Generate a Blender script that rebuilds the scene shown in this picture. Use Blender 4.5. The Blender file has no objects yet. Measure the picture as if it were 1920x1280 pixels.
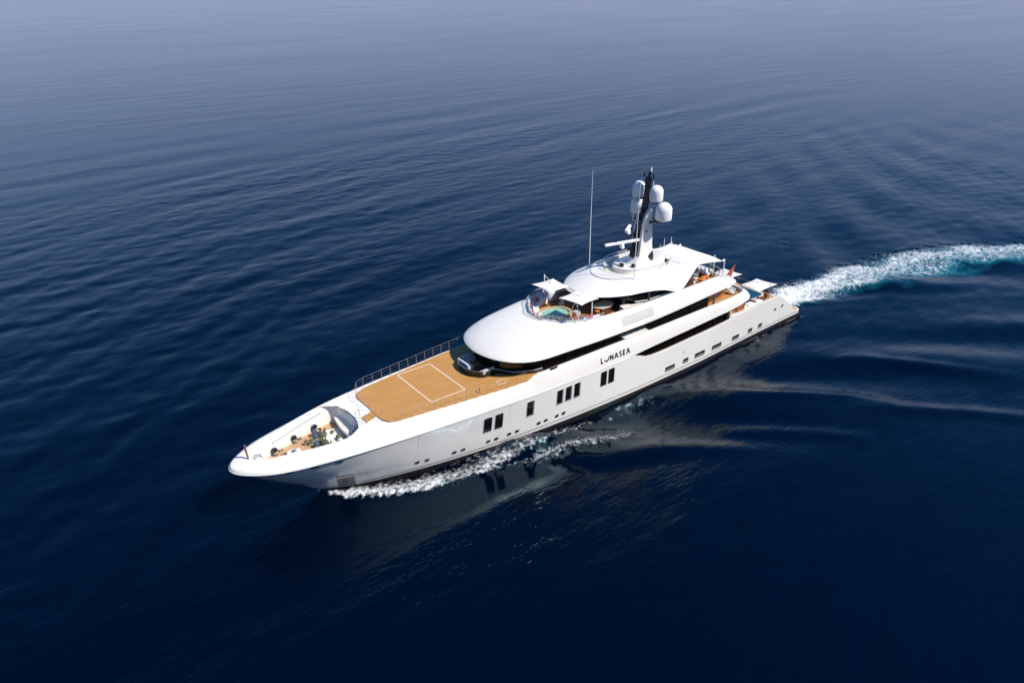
import bpy, math, random
import numpy as np
from mathutils import Vector, Matrix
R = math.radians
random.seed(7)
SC = bpy.context.scene
COL = SC.collection

# ------------------------------------------------------------------ camera
cam_d = bpy.data.cameras.new('camera'); cam = bpy.data.objects.new('camera', cam_d); COL.objects.link(cam)
cam_d.sensor_width = 36.0; cam_d.lens = 36.0*1363.6/1920.0
cam_d.clip_start = 0.5; cam_d.clip_end = 30000
cp, cy_, cr_ = R(26.554), R(53.708), R(-1.184)
fh = Vector((math.cos(cy_), math.sin(cy_), 0)); rt = Vector((math.sin(cy_), -math.cos(cy_), 0))
fw = fh*math.cos(cp)+Vector((0, 0, -math.sin(cp))); up = fh*math.sin(cp)+Vector((0, 0, math.cos(cp)))
rt2 = rt*math.cos(cr_)+up*math.sin(cr_); up2 = up*math.cos(cr_)-rt*math.sin(cr_)
m = Matrix((rt2, up2, -fw)).transposed().to_4x4(); m.translation = Vector((-10.744, -56.647, 43.851))
cam.matrix_world = m
SC.camera = cam

# ------------------------------------------------------------------ sky, sun, exposure
SUN_AZ, SUN_EL = R(-58.5), R(48.5)
sunv = Vector((math.cos(SUN_AZ)*math.cos(SUN_EL), math.sin(SUN_AZ)*math.cos(SUN_EL), math.sin(SUN_EL)))
W = bpy.data.worlds.new('World'); SC.world = W; W.use_nodes = True
wn = W.node_tree.nodes; wl = W.node_tree.links
for n in list(wn): wn.remove(n)
wo = wn.new('ShaderNodeOutputWorld'); bg = wn.new('ShaderNodeBackground'); sky = wn.new('ShaderNodeTexSky')
sky.sky_type = 'NISHITA'; sky.sun_disc = False; sky.sun_elevation = SUN_EL
sky.sun_rotation = math.atan2(sunv.x, sunv.y); sky.air_density = 1.0; sky.dust_density = 0.25; sky.ozone_density = 2.2
# thin high cloud veil, thicker towards the horizon
wt = wn.new('ShaderNodeTexCoord'); sx = wn.new('ShaderNodeSeparateXYZ'); wl.new(wt.outputs['Generated'], sx.inputs[0])
zc_ = wn.new('ShaderNodeMath'); zc_.operation = 'MAXIMUM'; zc_.inputs[1].default_value = 0.0; wl.new(sx.outputs[2], zc_.inputs[0])
za = wn.new('ShaderNodeMath'); za.operation = 'ADD'; za.inputs[1].default_value = 0.12; wl.new(zc_.outputs[0], za.inputs[0])
dx = wn.new('ShaderNodeMath'); dx.operation = 'DIVIDE'; wl.new(sx.outputs[0], dx.inputs[0]); wl.new(za.outputs[0], dx.inputs[1])
dy = wn.new('ShaderNodeMath'); dy.operation = 'DIVIDE'; wl.new(sx.outputs[1], dy.inputs[0]); wl.new(za.outputs[0], dy.inputs[1])
cx = wn.new('ShaderNodeCombineXYZ'); wl.new(dx.outputs[0], cx.inputs[0]); wl.new(dy.outputs[0], cx.inputs[1])
cn = wn.new('ShaderNodeTexNoise'); cn.inputs['Scale'].default_value = 0.75; cn.inputs['Detail'].default_value = 6; cn.inputs['Roughness'].default_value = 0.55
wl.new(cx.outputs[0], cn.inputs['Vector'])
cr = wn.new('ShaderNodeMapRange'); cr.interpolation_type = 'SMOOTHSTEP'
cr.inputs['From Min'].default_value = 0.47; cr.inputs['From Max'].default_value = 0.80; cr.inputs['To Max'].default_value = 0.55
wl.new(cn.outputs['Fac'], cr.inputs['Value'])
cmix = wn.new('ShaderNodeMix'); cmix.data_type = 'RGBA'; cmix.inputs[7].default_value = (4.6, 4.9, 6.4, 1)
ce = wn.new('ShaderNodeMapRange'); ce.inputs['From Min'].default_value = 0.05; ce.inputs['From Max'].default_value = 0.5; ce.inputs['To Min'].default_value = 1.0; ce.inputs['To Max'].default_value = 0.10
wl.new(sx.outputs[2], ce.inputs['Value']); cm_ = wn.new('ShaderNodeMath'); cm_.operation = 'MULTIPLY'; wl.new(cr.outputs[0], cm_.inputs[0]); wl.new(ce.outputs[0], cm_.inputs[1])
wl.new(cm_.outputs[0], cmix.inputs[0]); wl.new(sky.outputs[0], cmix.inputs[6])
# deep blue Mediterranean air overhead, lilac-grey sea haze low down
tint = wn.new('ShaderNodeMix'); tint.data_type = 'RGBA'; tint.blend_type = 'MULTIPLY'; tint.inputs[0].default_value = 1.0; tint.inputs[7].default_value = (0.25, 0.80, 1.22, 1); wl.new(cmix.outputs[2], tint.inputs[6])
hz = wn.new('ShaderNodeMapRange'); hz.interpolation_type = 'SMOOTHSTEP'; hz.inputs['From Min'].default_value = 0.0; hz.inputs['From Max'].default_value = 0.46; hz.inputs['To Min'].default_value = 0.92; hz.inputs['To Max'].default_value = 0.0
wl.new(sx.outputs[2], hz.inputs['Value'])
hmix = wn.new('ShaderNodeMix'); hmix.data_type = 'RGBA'; hmix.inputs[7].default_value = (3.5, 3.85, 5.6, 1); wl.new(hz.outputs[0], hmix.inputs[0]); wl.new(tint.outputs[2], hmix.inputs[6])
wl.new(hmix.outputs[2], bg.inputs['Color']); bg.inputs['Strength'].default_value = 0.085
wl.new(bg.outputs[0], wo.inputs['Surface'])

sd = bpy.data.lights.new('sun', 'SUN'); sd.energy = 4.7; sd.angle = R(0.53); sd.color = (1.0, 0.935, 0.845)
so = bpy.data.objects.new('sun', sd); COL.objects.link(so); so.location = sunv*200
so.rotation_euler = sunv.to_track_quat('Z', 'Y').to_euler()
SC.cycles.caustics_reflective = False; SC.cycles.caustics_refractive = False
SC.view_settings.view_transform = 'Standard'; SC.view_settings.look = 'None'
SC.view_settings.exposure = 0.35; SC.view_settings.gamma = 1.0

# ------------------------------------------------------------------ materials
def mat(name, col, rough=0.5, metal=0.0, spec=0.5, coat=0.0, noise=None, alpha=None, trans=0.0, bump=None):
    mm = bpy.data.materials.new(name); mm.use_nodes = True
    nt = mm.node_tree; b = nt.nodes['Principled BSDF']
    b.inputs['Base Color'].default_value = (*col, 1); b.inputs['Roughness'].default_value = rough
    b.inputs['Metallic'].default_value = metal; b.inputs['Specular IOR Level'].default_value = spec
    b.inputs['Coat Weight'].default_value = coat; b.inputs['Coat Roughness'].default_value = 0.18
    if trans: b.inputs['Transmission Weight'].default_value = trans
    if alpha is not None: b.inputs['Alpha'].default_value = alpha
    tc = nt.nodes.new('ShaderNodeNewGeometry')
    if noise:                                  # (scale, amount, stretch)
        sc, am, st = noise
        mp = nt.nodes.new('ShaderNodeMapping'); mp.inputs['Scale'].default_value = st
        nz = nt.nodes.new('ShaderNodeTexNoise'); nz.inputs['Scale'].default_value = sc; nz.inputs['Detail'].default_value = 5
        nt.links.new(tc.outputs['Position'], mp.inputs[0]); nt.links.new(mp.outputs[0], nz.inputs['Vector'])
        rp = nt.nodes.new('ShaderNodeMix'); rp.data_type = 'RGBA'
        rp.inputs[6].default_value = (*[c*(1-am) for c in col], 1); rp.inputs[7].default_value = (*[min(1, c*(1+am)) for c in col], 1)
        mr = nt.nodes.new('ShaderNodeMapRange'); mr.inputs['From Min'].default_value = 0.3; mr.inputs['From Max'].default_value = 0.7
        nt.links.new(nz.outputs['Fac'], mr.inputs[0]); nt.links.new(mr.outputs[0], rp.inputs[0])
        nt.links.new(rp.outputs[2], b.inputs['Base Color'])
    if bump:
        sc, stg = bump
        nz = nt.nodes.new('ShaderNodeTexNoise'); nz.inputs['Scale'].default_value = sc; nz.inputs['Detail'].default_value = 3
        bp = nt.nodes.new('ShaderNodeBump'); bp.inputs['Strength'].default_value = stg; bp.inputs['Distance'].default_value = 0.05
        nt.links.new(tc.outputs['Position'], nz.inputs['Vector']); nt.links.new(nz.outputs['Fac'], bp.inputs['Height']); nt.links.new(bp.outputs[0], b.inputs['Normal'])
    return mm

def teak_mat(name, col, plank=0.09):
    mm = mat(name, col, 0.65); nt = mm.node_tree; b = nt.nodes['Principled BSDF']
    g = nt.nodes.new('ShaderNodeNewGeometry'); s = nt.nodes.new('ShaderNodeSeparateXYZ'); nt.links.new(g.outputs['Position'], s.inputs[0])
    d = nt.nodes.new('ShaderNodeMath'); d.operation = 'DIVIDE'; d.inputs[1].default_value = plank; nt.links.new(s.outputs[1], d.inputs[0])
    fl = nt.nodes.new('ShaderNodeMath'); fl.operation = 'FLOOR'; nt.links.new(d.outputs[0], fl.inputs[0])
    fr = nt.nodes.new('ShaderNodeMath'); fr.operation = 'FRACT'; nt.links.new(d.outputs[0], fr.inputs[0])
    wn_ = nt.nodes.new('ShaderNodeTexWhiteNoise'); wn_.noise_dimensions = '1D'; nt.links.new(fl.outputs[0], wn_.inputs['W'])
    nz = nt.nodes.new('ShaderNodeTexNoise'); nz.inputs['Scale'].default_value = 0.55; nz.inputs['Detail'].default_value = 5
    mp = nt.nodes.new('ShaderNodeMapping'); mp.inputs['Scale'].default_value = (0.7, 1.6, 1); nt.links.new(g.outputs['Position'], mp.inputs[0]); nt.links.new(mp.outputs[0], nz.inputs['Vector'])
    a1 = nt.nodes.new('ShaderNodeMath'); a1.operation = 'MULTIPLY_ADD'; a1.inputs[1].default_value = 0.22; a1.inputs[2].default_value = 0.52; nt.links.new(nz.outputs['Fac'], a1.inputs[0])
    a2 = nt.nodes.new('ShaderNodeMath'); a2.operation = 'MULTIPLY_ADD'; a2.inputs[1].default_value = 0.07; nt.links.new(wn_.outputs['Value'], a2.inputs[0]); nt.links.new(a1.outputs[0], a2.inputs[2])
    sm = nt.nodes.new('ShaderNodeMath'); sm.operation = 'LESS_THAN'; sm.inputs[1].default_value = 0.10; nt.links.new(fr.outputs[0], sm.inputs[0])
    a3 = nt.nodes.new('ShaderNodeMath'); a3.operation = 'MULTIPLY_ADD'; a3.inputs[1].default_value = -0.16; nt.links.new(sm.outputs[0], a3.inputs[0]); nt.links.new(a2.outputs[0], a3.inputs[2])
    vm = nt.nodes.new('ShaderNodeMix'); vm.data_type = 'RGBA'; vm.inputs[6].default_value = (0, 0, 0, 1); vm.inputs[7].default_value = (*[min(1, c*1.5) for c in col], 1)
    nt.links.new(a3.outputs[0], vm.inputs[0]); nt.links.new(vm.outputs[2], b.inputs['Base Color'])
    return mm

M = dict(
    white=mat('white_gloss_paint', (0.77, 0.735, 0.68), 0.26, coat=0.5, noise=(0.35, 0.015, (1, 1, 1))),
    deckwhite=mat('white_deck_paint', (0.755, 0.72, 0.67), 0.55, noise=(0.8, 0.02, (1, 1, 1))),
    teak=teak_mat('teak_planks', (0.46, 0.228, 0.066)),
    teakpale=teak_mat('bleached_teak_planks', (0.47, 0.29, 0.15)),
    wood=mat('varnished_wood', (0.28, 0.085, 0.02), 0.25, coat=0.5, noise=(3, 0.2, (0.4, 3, 3))),
    darkwood=mat('dark_varnished_wood', (0.085, 0.028, 0.012), 0.25, coat=0.5, noise=(3, 0.2, (0.4, 3, 3))),
    orangewood=mat('orange_wood', (0.55, 0.19, 0.03), 0.35, noise=(4, 0.15, (1, 1, 3))),
    glass=mat('dark_tinted_glass', (0.008, 0.006, 0.006), 0.04, spec=0.5),
    black=mat('black_gloss_paint', (0.008, 0.008, 0.009), 0.25, spec=0.5),
    bootblack=mat('black_antifouling', (0.02, 0.017, 0.017), 0.45),
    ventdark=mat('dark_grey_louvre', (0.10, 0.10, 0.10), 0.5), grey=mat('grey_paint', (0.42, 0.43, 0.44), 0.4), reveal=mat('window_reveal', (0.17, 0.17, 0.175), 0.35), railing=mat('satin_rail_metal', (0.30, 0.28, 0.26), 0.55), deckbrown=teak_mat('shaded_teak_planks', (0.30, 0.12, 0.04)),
    silver=mat('silver_grey_upholstery', (0.42, 0.43, 0.45), 0.5, noise=(6, 0.05, (1, 1, 1))),
    beige=mat('beige_stone', (0.55, 0.49, 0.38), 0.45, noise=(2, 0.08, (1, 1, 1))),
    sand=mat('sand_coloured_deck', (0.62, 0.54, 0.45), 0.6, noise=(2, 0.05, (1, 1, 1))),
    steel=mat('polished_steel', (0.62, 0.62, 0.63), 0.22, metal=1.0),
    chromed=mat('brushed_steel', (0.50, 0.49, 0.46), 0.35, metal=1.0),
    bronze=mat('greened_bronze', (0.20, 0.19, 0.11), 0.45, metal=0.6, noise=(9, 0.4, (1, 1, 1))),
    canvas=mat('white_canvas', (0.73, 0.70, 0.655), 0.9, noise=(1.2, 0.02, (1, 1, 1))),
    cushionwhite=mat('white_upholstery', (0.78, 0.77, 0.75), 0.85, noise=(5, 0.03, (1, 1, 1))),
    cushiongrey=mat('pale_grey_upholstery', (0.50, 0.51, 0.54), 0.85, noise=(5, 0.04, (1, 1, 1))),
    red=mat('red_fabric', (0.50, 0.035, 0.05), 0.85, noise=(8, 0.12, (1, 1, 1))),
    wine=mat('wine_red_fabric', (0.13, 0.012, 0.025), 0.85, noise=(8, 0.15, (1, 1, 1))),
    navy=mat('blue_grey_fabric', (0.05, 0.085, 0.15), 0.85, noise=(8, 0.15, (1, 1, 1))),
    blueflag=mat('blue_bunting', (0.015, 0.02, 0.10), 0.85),
    brownrope=mat('brown_woven_cane', (0.17, 0.06, 0.025), 0.75, noise=(14, 0.3, (1, 1, 1))),
    pool=mat('pool_water', (0.25, 0.46, 0.37), 0.05, spec=0.5, bump=(6, 0.25)),
    leaf=mat('green_leaf', (0.06, 0.11, 0.03), 0.6, noise=(20, 0.4, (1, 1, 1))),
    barwood=mat('golden_brown_veneer', (0.34, 0.135, 0.04), 0.35, noise=(4, 0.15, (1, 1, 3))), ensign=mat('faded_red_bunting', (0.36, 0.055, 0.035), 0.85, noise=(6, 0.25, (1, 1, 1))), sternpool=mat('dark_teal_pool_water', (0.008, 0.055, 0.085), 0.06, bump=(3, 0.3)), amber=mat('amber_lamp_glass', (0.6, 0.3, 0.05), 0.2),
    clear=mat('clear_glass', (0.80, 0.83, 0.84), 0.03, spec=0.5, alpha=0.16),
    smoke=mat('smoked_glass', (0.45, 0.44, 0.44), 0.05, spec=0.5, alpha=0.16),
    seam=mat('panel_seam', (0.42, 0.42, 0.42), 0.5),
    line=mat('white_line_paint', (0.80, 0.76, 0.70), 0.6),
    skin=mat('lacquered_brown', (0.25, 0.075, 0.03), 0.3, coat=0.4),
)

# ------------------------------------------------------------------ mesh builder
class MB:
    def __init__(s): s.v = []; s.f = []
    def add(s, vs, fs):
        o = len(s.v); s.v += [tuple(map(float, p)) for p in vs]; s.f += [tuple(o+i for i in f) for f in fs]; return s
    def loft(s, rings, closed=False, cap0=False, cap1=False):
        n = len(rings[0]); vs = [p for r in rings for p in r]; fs = []
        for i in range(len(rings)-1):
            for j in range(n if closed else n-1):
                k = (j+1) % n; fs.append((i*n+j, i*n+k, (i+1)*n+k, (i+1)*n+j))
        if cap0: fs.append(tuple(range(n))[::-1])
        if cap1: fs.append(tuple((len(rings)-1)*n+j for j in range(n)))
        return s.add(vs, fs)
    def box(s, c, d, rz=0, taper=1.0):
        x, y, z = d[0]/2, d[1]/2, d[2]/2; vs = []
        for zz, t in ((-z, 1), (z, taper)):
            for a, b in ((-x, -y), (x, -y), (x, y), (-x, y)):
                a *= t; b *= t
                vs.append((c[0]+a*math.cos(rz)-b*math.sin(rz), c[1]+a*math.sin(rz)+b*math.cos(rz), c[2]+zz))
        return s.add(vs, [(3, 2, 1, 0), (4, 5, 6, 7), (0, 1, 5, 4), (1, 2, 6, 5), (2, 3, 7, 6), (3, 0, 4, 7)])
    def rbox(s, c, d, r=0.08, rz=0, e=None):
        # cushion-like box, rounded corners in plan and softened top and bottom edges
        x, y, z = d[0]/2, d[1]/2, d[2]/2; r = min(r, x*.95, y*.95); e = min(e if e else r*.6, z*.9)
        def ring(ins, zz):
            out = []; rr = max(r-ins, 0.004)
            for cxx, cyy, a0 in ((x-r, y-r, 0), (-(x-r), y-r, 90), (-(x-r), -(y-r), 180), (x-r, -(y-r), 270)):
                for k in range(4):
                    a = R(a0+k*30); px, py = cxx+rr*math.cos(a), cyy+rr*math.sin(a)
                    out.append((c[0]+px*math.cos(rz)-py*math.sin(rz), c[1]+px*math.sin(rz)+py*math.cos(rz), c[2]+zz))
            return out
        rings = [ring(e, -z), ring(e*.3, -z+e*.3), ring(0, -z+e), ring(0, z-e), ring(e*.3, z-e*.3), ring(e, z)]
        return s.loft(rings, True, True, True)
    def tube(s, pts, r, n=6, caps=True):
        pts = [Vector(p) for p in pts]; rings = []
        rs = r if isinstance(r, (list, tuple)) else [r]*len(pts)
        for i, p in enumerate(pts):
            a = pts[max(i-1, 0)]; b = pts[min(i+1, len(pts)-1)]; t = (b-a).normalized()
            u = t.cross(Vector((0, 0, 1)))
            if u.length < 1e-3: u = t.cross(Vector((1, 0, 0)))
            u.normalize(); w = t.cross(u)
            rings.append([p+u*rs[i]*math.cos(2*math.pi*k/n)+w*rs[i]*math.sin(2*math.pi*k/n) for k in range(n)])
        return s.loft(rings, True, caps, caps)
    def lathe(s, prof, c, n=16):
        rings = [[(c[0]+r*math.cos(2*math.pi*k/n), c[1]+r*math.sin(2*math.pi*k/n), c[2]+z) for k in range(n)] for r, z in prof]
        return s.loft(rings, True, True, True)
    def prism(s, pts, z0, z1):
        n = len(pts)
        g = lambda z, i: z(i) if callable(z) else z
        vs = [(p[0], p[1], g(z0, i)) for i, p in enumerate(pts)]+[(p[0], p[1], g(z1, i)) for i, p in enumerate(pts)]
        fs = [tuple(range(n))[::-1], tuple(range(n, 2*n))]+[(i, (i+1) % n, n+(i+1) % n, n+i) for i in range(n)]
        return s.add(vs, fs)
    def sheet(s, pts): return s.add(pts, [tuple(range(len(pts)))])

SMOOTH = R(38)
def origin_of(o):
    p = Vector((0, 0, 0))
    while o is not None: p += o.location; o = o.parent
    return p
def obj(name, mb, m_, parent=None, flat=False, at=None):
    """links one mesh object; mesh coordinates are given in world space (or round the part's own origin if `at` is given)"""
    me = bpy.data.meshes.new(name)
    off = origin_of(parent) if at is None else Vector((0, 0, 0))
    me.from_pydata([(v[0]-off.x, v[1]-off.y, v[2]-off.z) for v in mb.v], [], mb.f)
    import bmesh
    b = bmesh.new(); b.from_mesh(me); bmesh.ops.remove_doubles(b, verts=b.verts, dist=1e-5); bmesh.ops.recalc_face_normals(b, faces=b.faces); b.to_mesh(me); b.free()
    if not flat:
        me.polygons.foreach_set('use_smooth', [True]*len(me.polygons)); me.set_sharp_from_angle(angle=SMOOTH)
    me.materials.append(m_ if not isinstance(m_, str) else M[m_])
    o = bpy.data.objects.new(name, me); COL.objects.link(o)
    if parent is not None: o.parent = parent
    if at is not None: o.location = Vector(at)-(origin_of(parent) if parent is not None else Vector((0, 0, 0)))
    return o
def tag(o, label, cat, group=None, kind=None):
    o['label'] = label; o['category'] = cat
    if group: o['group'] = group
    if kind: o['kind'] = kind
    return o
def thing(name, label, cat, loc=(0, 0, 0), rz=0, group=None):
    o = bpy.data.objects.new(name, None); COL.objects.link(o); o.location = loc; o.rotation_euler = (0, 0, rz); o.empty_display_size = 0.3
    return tag(o, label, cat, group)
def dup(root, loc, rz, label, group=None):
    r_ = root.copy(); COL.objects.link(r_); r_.location = loc; r_.rotation_euler = (0, 0, rz); r_['label'] = label
    if group: r_['group'] = group
    for ch in list(root.children):
        c = ch.copy(); COL.objects.link(c); c.parent = r_
        for g in list(ch.children):
            d = g.copy(); COL.objects.link(d); d.parent = c
    return r_
def again(o, at, parent):            # one more copy of a part (mesh shared), at a world point
    c = o.copy(); COL.objects.link(c); c.parent = parent; c.location = Vector(at)-origin_of(parent); return c
def resample(pts, n):
    """smooth curve through pts (any dimension), n samples evenly spaced along its length"""
    P = [np.array(p, float) for p in pts]; out = []
    for i in range(len(P)-1):
        a = P[i-1] if i else 2*P[0]-P[1]; b, c = P[i], P[i+1]; d = P[i+2] if i+2 < len(P) else 2*P[-1]-P[-2]
        for k in range(24):
            t = k/24; out.append(.5*((2*b)+(-a+c)*t+(2*a-5*b+4*c-d)*t*t+(-a+3*b-3*c+d)*t**3))
    out.append(P[-1]); A = np.array(out); L = np.concatenate([[0], np.cumsum(np.linalg.norm(np.diff(A[:, :2], axis=0), axis=1))])
    q = np.linspace(0, L[-1], n); return np.stack([np.interp(q, L, A[:, k]) for k in range(A.shape[1])], 1)
def mirror(half):                    # half outline on the port side (nose first, y<0) -> full loop
    h = [tuple(p) for p in half]; o = [(p[0], -p[1], *p[2:]) for p in h[::-1]]
    if abs(h[0][1]) < 1e-6: o = o[:-1]
    if abs(h[-1][1]) < 1e-6: o = o[1:]
    return h+o
# ------------------------------------------------------------------ hull form (x aft from the bow, y starboard, z up)
def lerp(x, xs, ys): return float(np.interp(x, xs, ys))
def spline(x, xs, ys):
    n = len(xs)
    if x <= xs[0]: return ys[0]
    if x >= xs[-1]: return ys[-1]
    i = 0
    while x > xs[i+1]: i += 1
    def tg(k):
        if k == 0: return (ys[1]-ys[0])/(xs[1]-xs[0])
        if k == n-1: return (ys[-1]-ys[-2])/(xs[-1]-xs[-2])
        a = (ys[k]-ys[k-1])/(xs[k]-xs[k-1]); b = (ys[k+1]-ys[k])/(xs[k+1]-xs[k])
        return 0.0 if a*b <= 0 else 2*a*b/(a+b)
    h = xs[i+1]-xs[i]; t = (x-xs[i])/h
    return ((2*t**3-3*t*t+1)*ys[i]+(t**3-2*t*t+t)*h*tg(i)+(-2*t**3+3*t*t)*ys[i+1]+(t**3-t*t)*h*tg(i+1))
H1X = [0, .12, .36, .86, 1.97, 3.16, 4.91, 6.73, 9.07, 11.56, 16.3, 20.9, 28.9, 35.7, 45, 54, 60, 68, 75, 78.6]
H1Y = [0, .5, .92, 1.47, 2.31, 2.92, 3.48, 3.86, 4.28, 4.62, 5.12, 5.48, 6.05, 6.2, 6.22, 6.22, 6.1, 5.78, 5.45, 5.3]
H0X = [0, 1.25, 3.1, 8.9, 15.3, 22.4, 29, 37.8, 46.3, 52, 60.3, 70.9]
H0Y = [0, .75, 1.6, 3.29, 4.52, 5.45, 5.9, 6.17, 6.12, 5.88, 5.5, 5.2]
STZ = [-1, 0, .34, 1.88, 2.17, 3.54, 4.66, 5.5, 5.85]
STS = [8.6, 7.71, 7.41, 5.5, 4.85, 2.92, 1.45, .35, 0]
def stem(z): return lerp(z, STZ, STS)
def zk(s): return spline(s, [0, 5, 15, 28.9, 43], [5.85, 5.76, 5.62, 5.49, 5.42])
def hullY(s, z):
    d = max(0, s-stem(z)); v = max(0, min(1.0, z/zk(s))); w = max(0, min(1, (s-6)/14.0))
    h0 = spline((s-7.71)*w+d*(1-w), H0X, H0Y); h1 = spline(s*w+d*(1-w), H1X, H1Y)
    if z < 0: h0 *= 1+.10*z
    return h0+(h1-h0)*v**(1.2 if s < 8 else 1.2-.35*min(1, (s-8)/10))
def ztop(s):
    if s <= 43: return zk(s)
    return spline(s, [43, 43.6, 44.5, 45.6, 48, 54, 60, 62.5, 68, 70.6, 71.6, 73, 75, 76.4, 76.7], [5.42, 5.3, 4.85, 4.5, 4.4, 4.57, 4.72, 4.92, 5.1, 5.05, 4.85, 3.9, 2.35, 1.2, 1.0])

YACHT = thing('motor_yacht', 'large white superyacht with teak foredeck, stepped decks and a black mast, steaming across open sea', 'yacht', (39, 0, 0))
Y_ = YACHT

# --- hull shell
def hull_shell():
    mb = MB(); NV = 22
    us = list(np.concatenate([np.linspace(0, 1, 16)**2*6, np.linspace(6, 76.7, 120)[1:], [77.4, 78.0, 78.35]]))
    for sgn in (-1, 1):
        rings = []
        for u in us:
            ring = []
            for k in range(NV+1):
                zt = ztop(min(u, 76.7)); z = -0.9+(zt+0.9)*k/NV
                sm = stem(z); s = sm+(u)*(1-sm/78.35); y = hullY(s, z)
                if u > 76.7: y -= {77.4: .06, 78.0: .35, 78.35: .95}[float(round(u, 2))]
                ring.append((s, sgn*y, z))
            rings.append(ring)
        mb.loft(rings)
    return mb
hull = obj('hull', hull_shell(), 'white', Y_)
# transom and swim platform
mb = MB()
trs = []
for s, z in ((73.4, 3.70), (73.7, 3.60), (74.5, 2.85), (75.6, 1.80), (76.5, 1.02)):
    yb = hullY(s, z)-.12; trs.append([(s+.5*math.cos(t/yb*1.2)-.25, t, z) for t in np.linspace(-yb, yb, 17)])
mb.loft(trs); obj('transom', mb, 'white', Y_)
mb = MB()
pl = [(76.0, -5.05), (77.4, -5.14), (78.0, -4.9), (78.33, -4.3), (78.45, -3)]; mb.prism(mirror(pl), 0.62, 0.985)
obj('swim_platform', mb, 'white', Y_)
mb = MB(); mb.prism([(p[0]-.12, p[1]*.955) for p in mirror(pl)], 0.985, 1.003); obj('platform_planking', mb, 'teakpale', Y_)

def hull_strip(z0, z1, off, s0, s1, n=150):
    mb = MB()
    for sgn in (-1, 1):
        rings = []
        for i in range(n+1):
            s = s0+(s1-s0)*i/n; a, b = (z0(s), z1(s)) if callable(z0) else (z0, z1)
            rings.append([(max(s, stem(a)+.02), sgn*(hullY(max(s, stem(a)+.02), a)+off), a), (max(s, stem((a+b)/2)+.02), sgn*(hullY(max(s, stem((a+b)/2)+.02), (a+b)/2)+off), (a+b)/2), (max(s, stem(b)+.02), sgn*(hullY(max(s, stem(b)+.02), b)+off), b)])
        mb.loft(rings)
    return mb
obj('boot_stripe', hull_strip(lambda s: -.6, lambda s: lerp(s, [7, 15, 30, 50, 65, 78], [.18, .40, .52, .60, .68, .75]), .012, 7.3, 78.0), 'bootblack', hull)
obj('waterline_stripe', hull_strip(lambda s: lerp(s, [7, 15, 30, 50, 65, 78], [.42, .66, .86, .93, 1.02, 1.05])-.0, lambda s: lerp(s, [7, 15, 30, 50, 65, 78], [.42, .66, .86, .93, 1.02, 1.05])+.075, .010, 6.8, 77.3), 'bootblack', hull)
# rub rail along the knuckle
for sgn in (-1, 1):
    pts = [(s, sgn*(spline(s, H1X, H1Y)+.02), zk(s)-.02) for s in list(np.linspace(0, 1, 10)**2*3)+list(np.linspace(3, 42.8, 60)[1:])]
    obj('rub_rail', MB().tube(pts, [.085*(1-.55*min(1, p[0]/16)) for p in pts], 8), 'white', hull)
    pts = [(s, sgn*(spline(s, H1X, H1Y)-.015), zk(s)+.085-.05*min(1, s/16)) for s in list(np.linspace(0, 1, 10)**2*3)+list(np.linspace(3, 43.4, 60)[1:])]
    obj('rail_shadow_line', MB().tube(pts, .022, 5), 'seam', hull)  # thin grey tube above the rub rail, its shadow line put in as colour

# --- windows and ports in the hull
def hull_quad(mb, s0, s1, z0, z1, sgn, off, r=0.1, lean=0.0):
    # rounded rectangle lying on the hull side
    cs = []
    for cx_, cz_, a0 in ((s1-r, z1-r, 0), (s0+r, z1-r, 90), (s0+r, z0+r, 180), (s1-r, z0+r, 270)):
        for k in range(4):
            a = R(a0+k*30); cs.append((cx_+r*math.cos(a), cz_+r*math.sin(a)))
    mb.add([(s+lean*(z-z0), sgn*(hullY(s, z)+off), z) for s, z in cs], [tuple(range(16))])
    return cs
def hull_frame(mb, s0, s1, z0, z1, sgn, off, w, r=0.1):
    def ring(ins, o):
        out = []; rr = max(r-ins, .01)
        for cx_, cz_, a0 in ((s1-r, z1-r, 0), (s0+r, z1-r, 90), (s0+r, z0+r, 180), (s1-r, z0+r, 270)):
            for k in range(4):
                a = R(a0+k*30); s, z = cx_+rr*math.cos(a), cz_+rr*math.sin(a); out.append((s, sgn*(hullY(s, z)+o), z))
        return out
    mb.loft([ring(-w, .004), ring(-w, off), ring(0, off), ring(0, .004)], True)
def hull_window(s0, s1, z0, z1, sgn, reveal=True, r=0.1, name='hull_window'):
    mb = MB(); hull_frame(mb, s0, s1, z0, z1, sgn, .03, .035, r); fr = obj(name, mb, 'white' if reveal else 'grey', Y_)
    mb = MB(); hull_quad(mb, s0, s1, z0, z1, sgn, .008, r); obj('pane', mb, 'glass', fr)
    if reveal:
        mb = MB(); hull_quad(mb, s0+.05, s1-.02, z0+.01, z0+.17, sgn, .014, .04); obj('sill', mb, 'reveal', fr)
        mb = MB(); hull_quad(mb, s1-.15, s1-.01, z0+.19, z1-.10, sgn, .014, .04); obj('jamb', mb, 'reveal', fr)
WIN = [(23.2, 24.12, 2.78, 4.62, 0), (24.5, 25.4, 2.78, 4.66, 0), (28.28, 29.22, 2.92, 4.86, 1), (32.18, 33.04, 3.0, 4.86, 1), (33.34, 34.22, 3.02, 4.88, 1), (34.52, 35.4, 3.02, 4.9, 1), (38.36, 39.24, 3.13, 4.95, 0), (39.5, 40.38, 3.12, 4.96, 0)]
for sgn in (-1, 1):
    for a, b, c, d, rv in WIN: hull_window(a, b, c, d, sgn, bool(rv))
PORTS = [(48.93, 50.57, 1.44, 1.87), (52.07, 53.0, 1.52, 1.94), (54.24, 56.1, 1.5, 1.97), (57.6, 59.48, 1.47, 1.92), (61.8, 63.2, 1.41, 1.86), (65.27, 66.16, 1.38, 1.83), (67.52, 68.38, 1.4, 1.83)]
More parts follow.
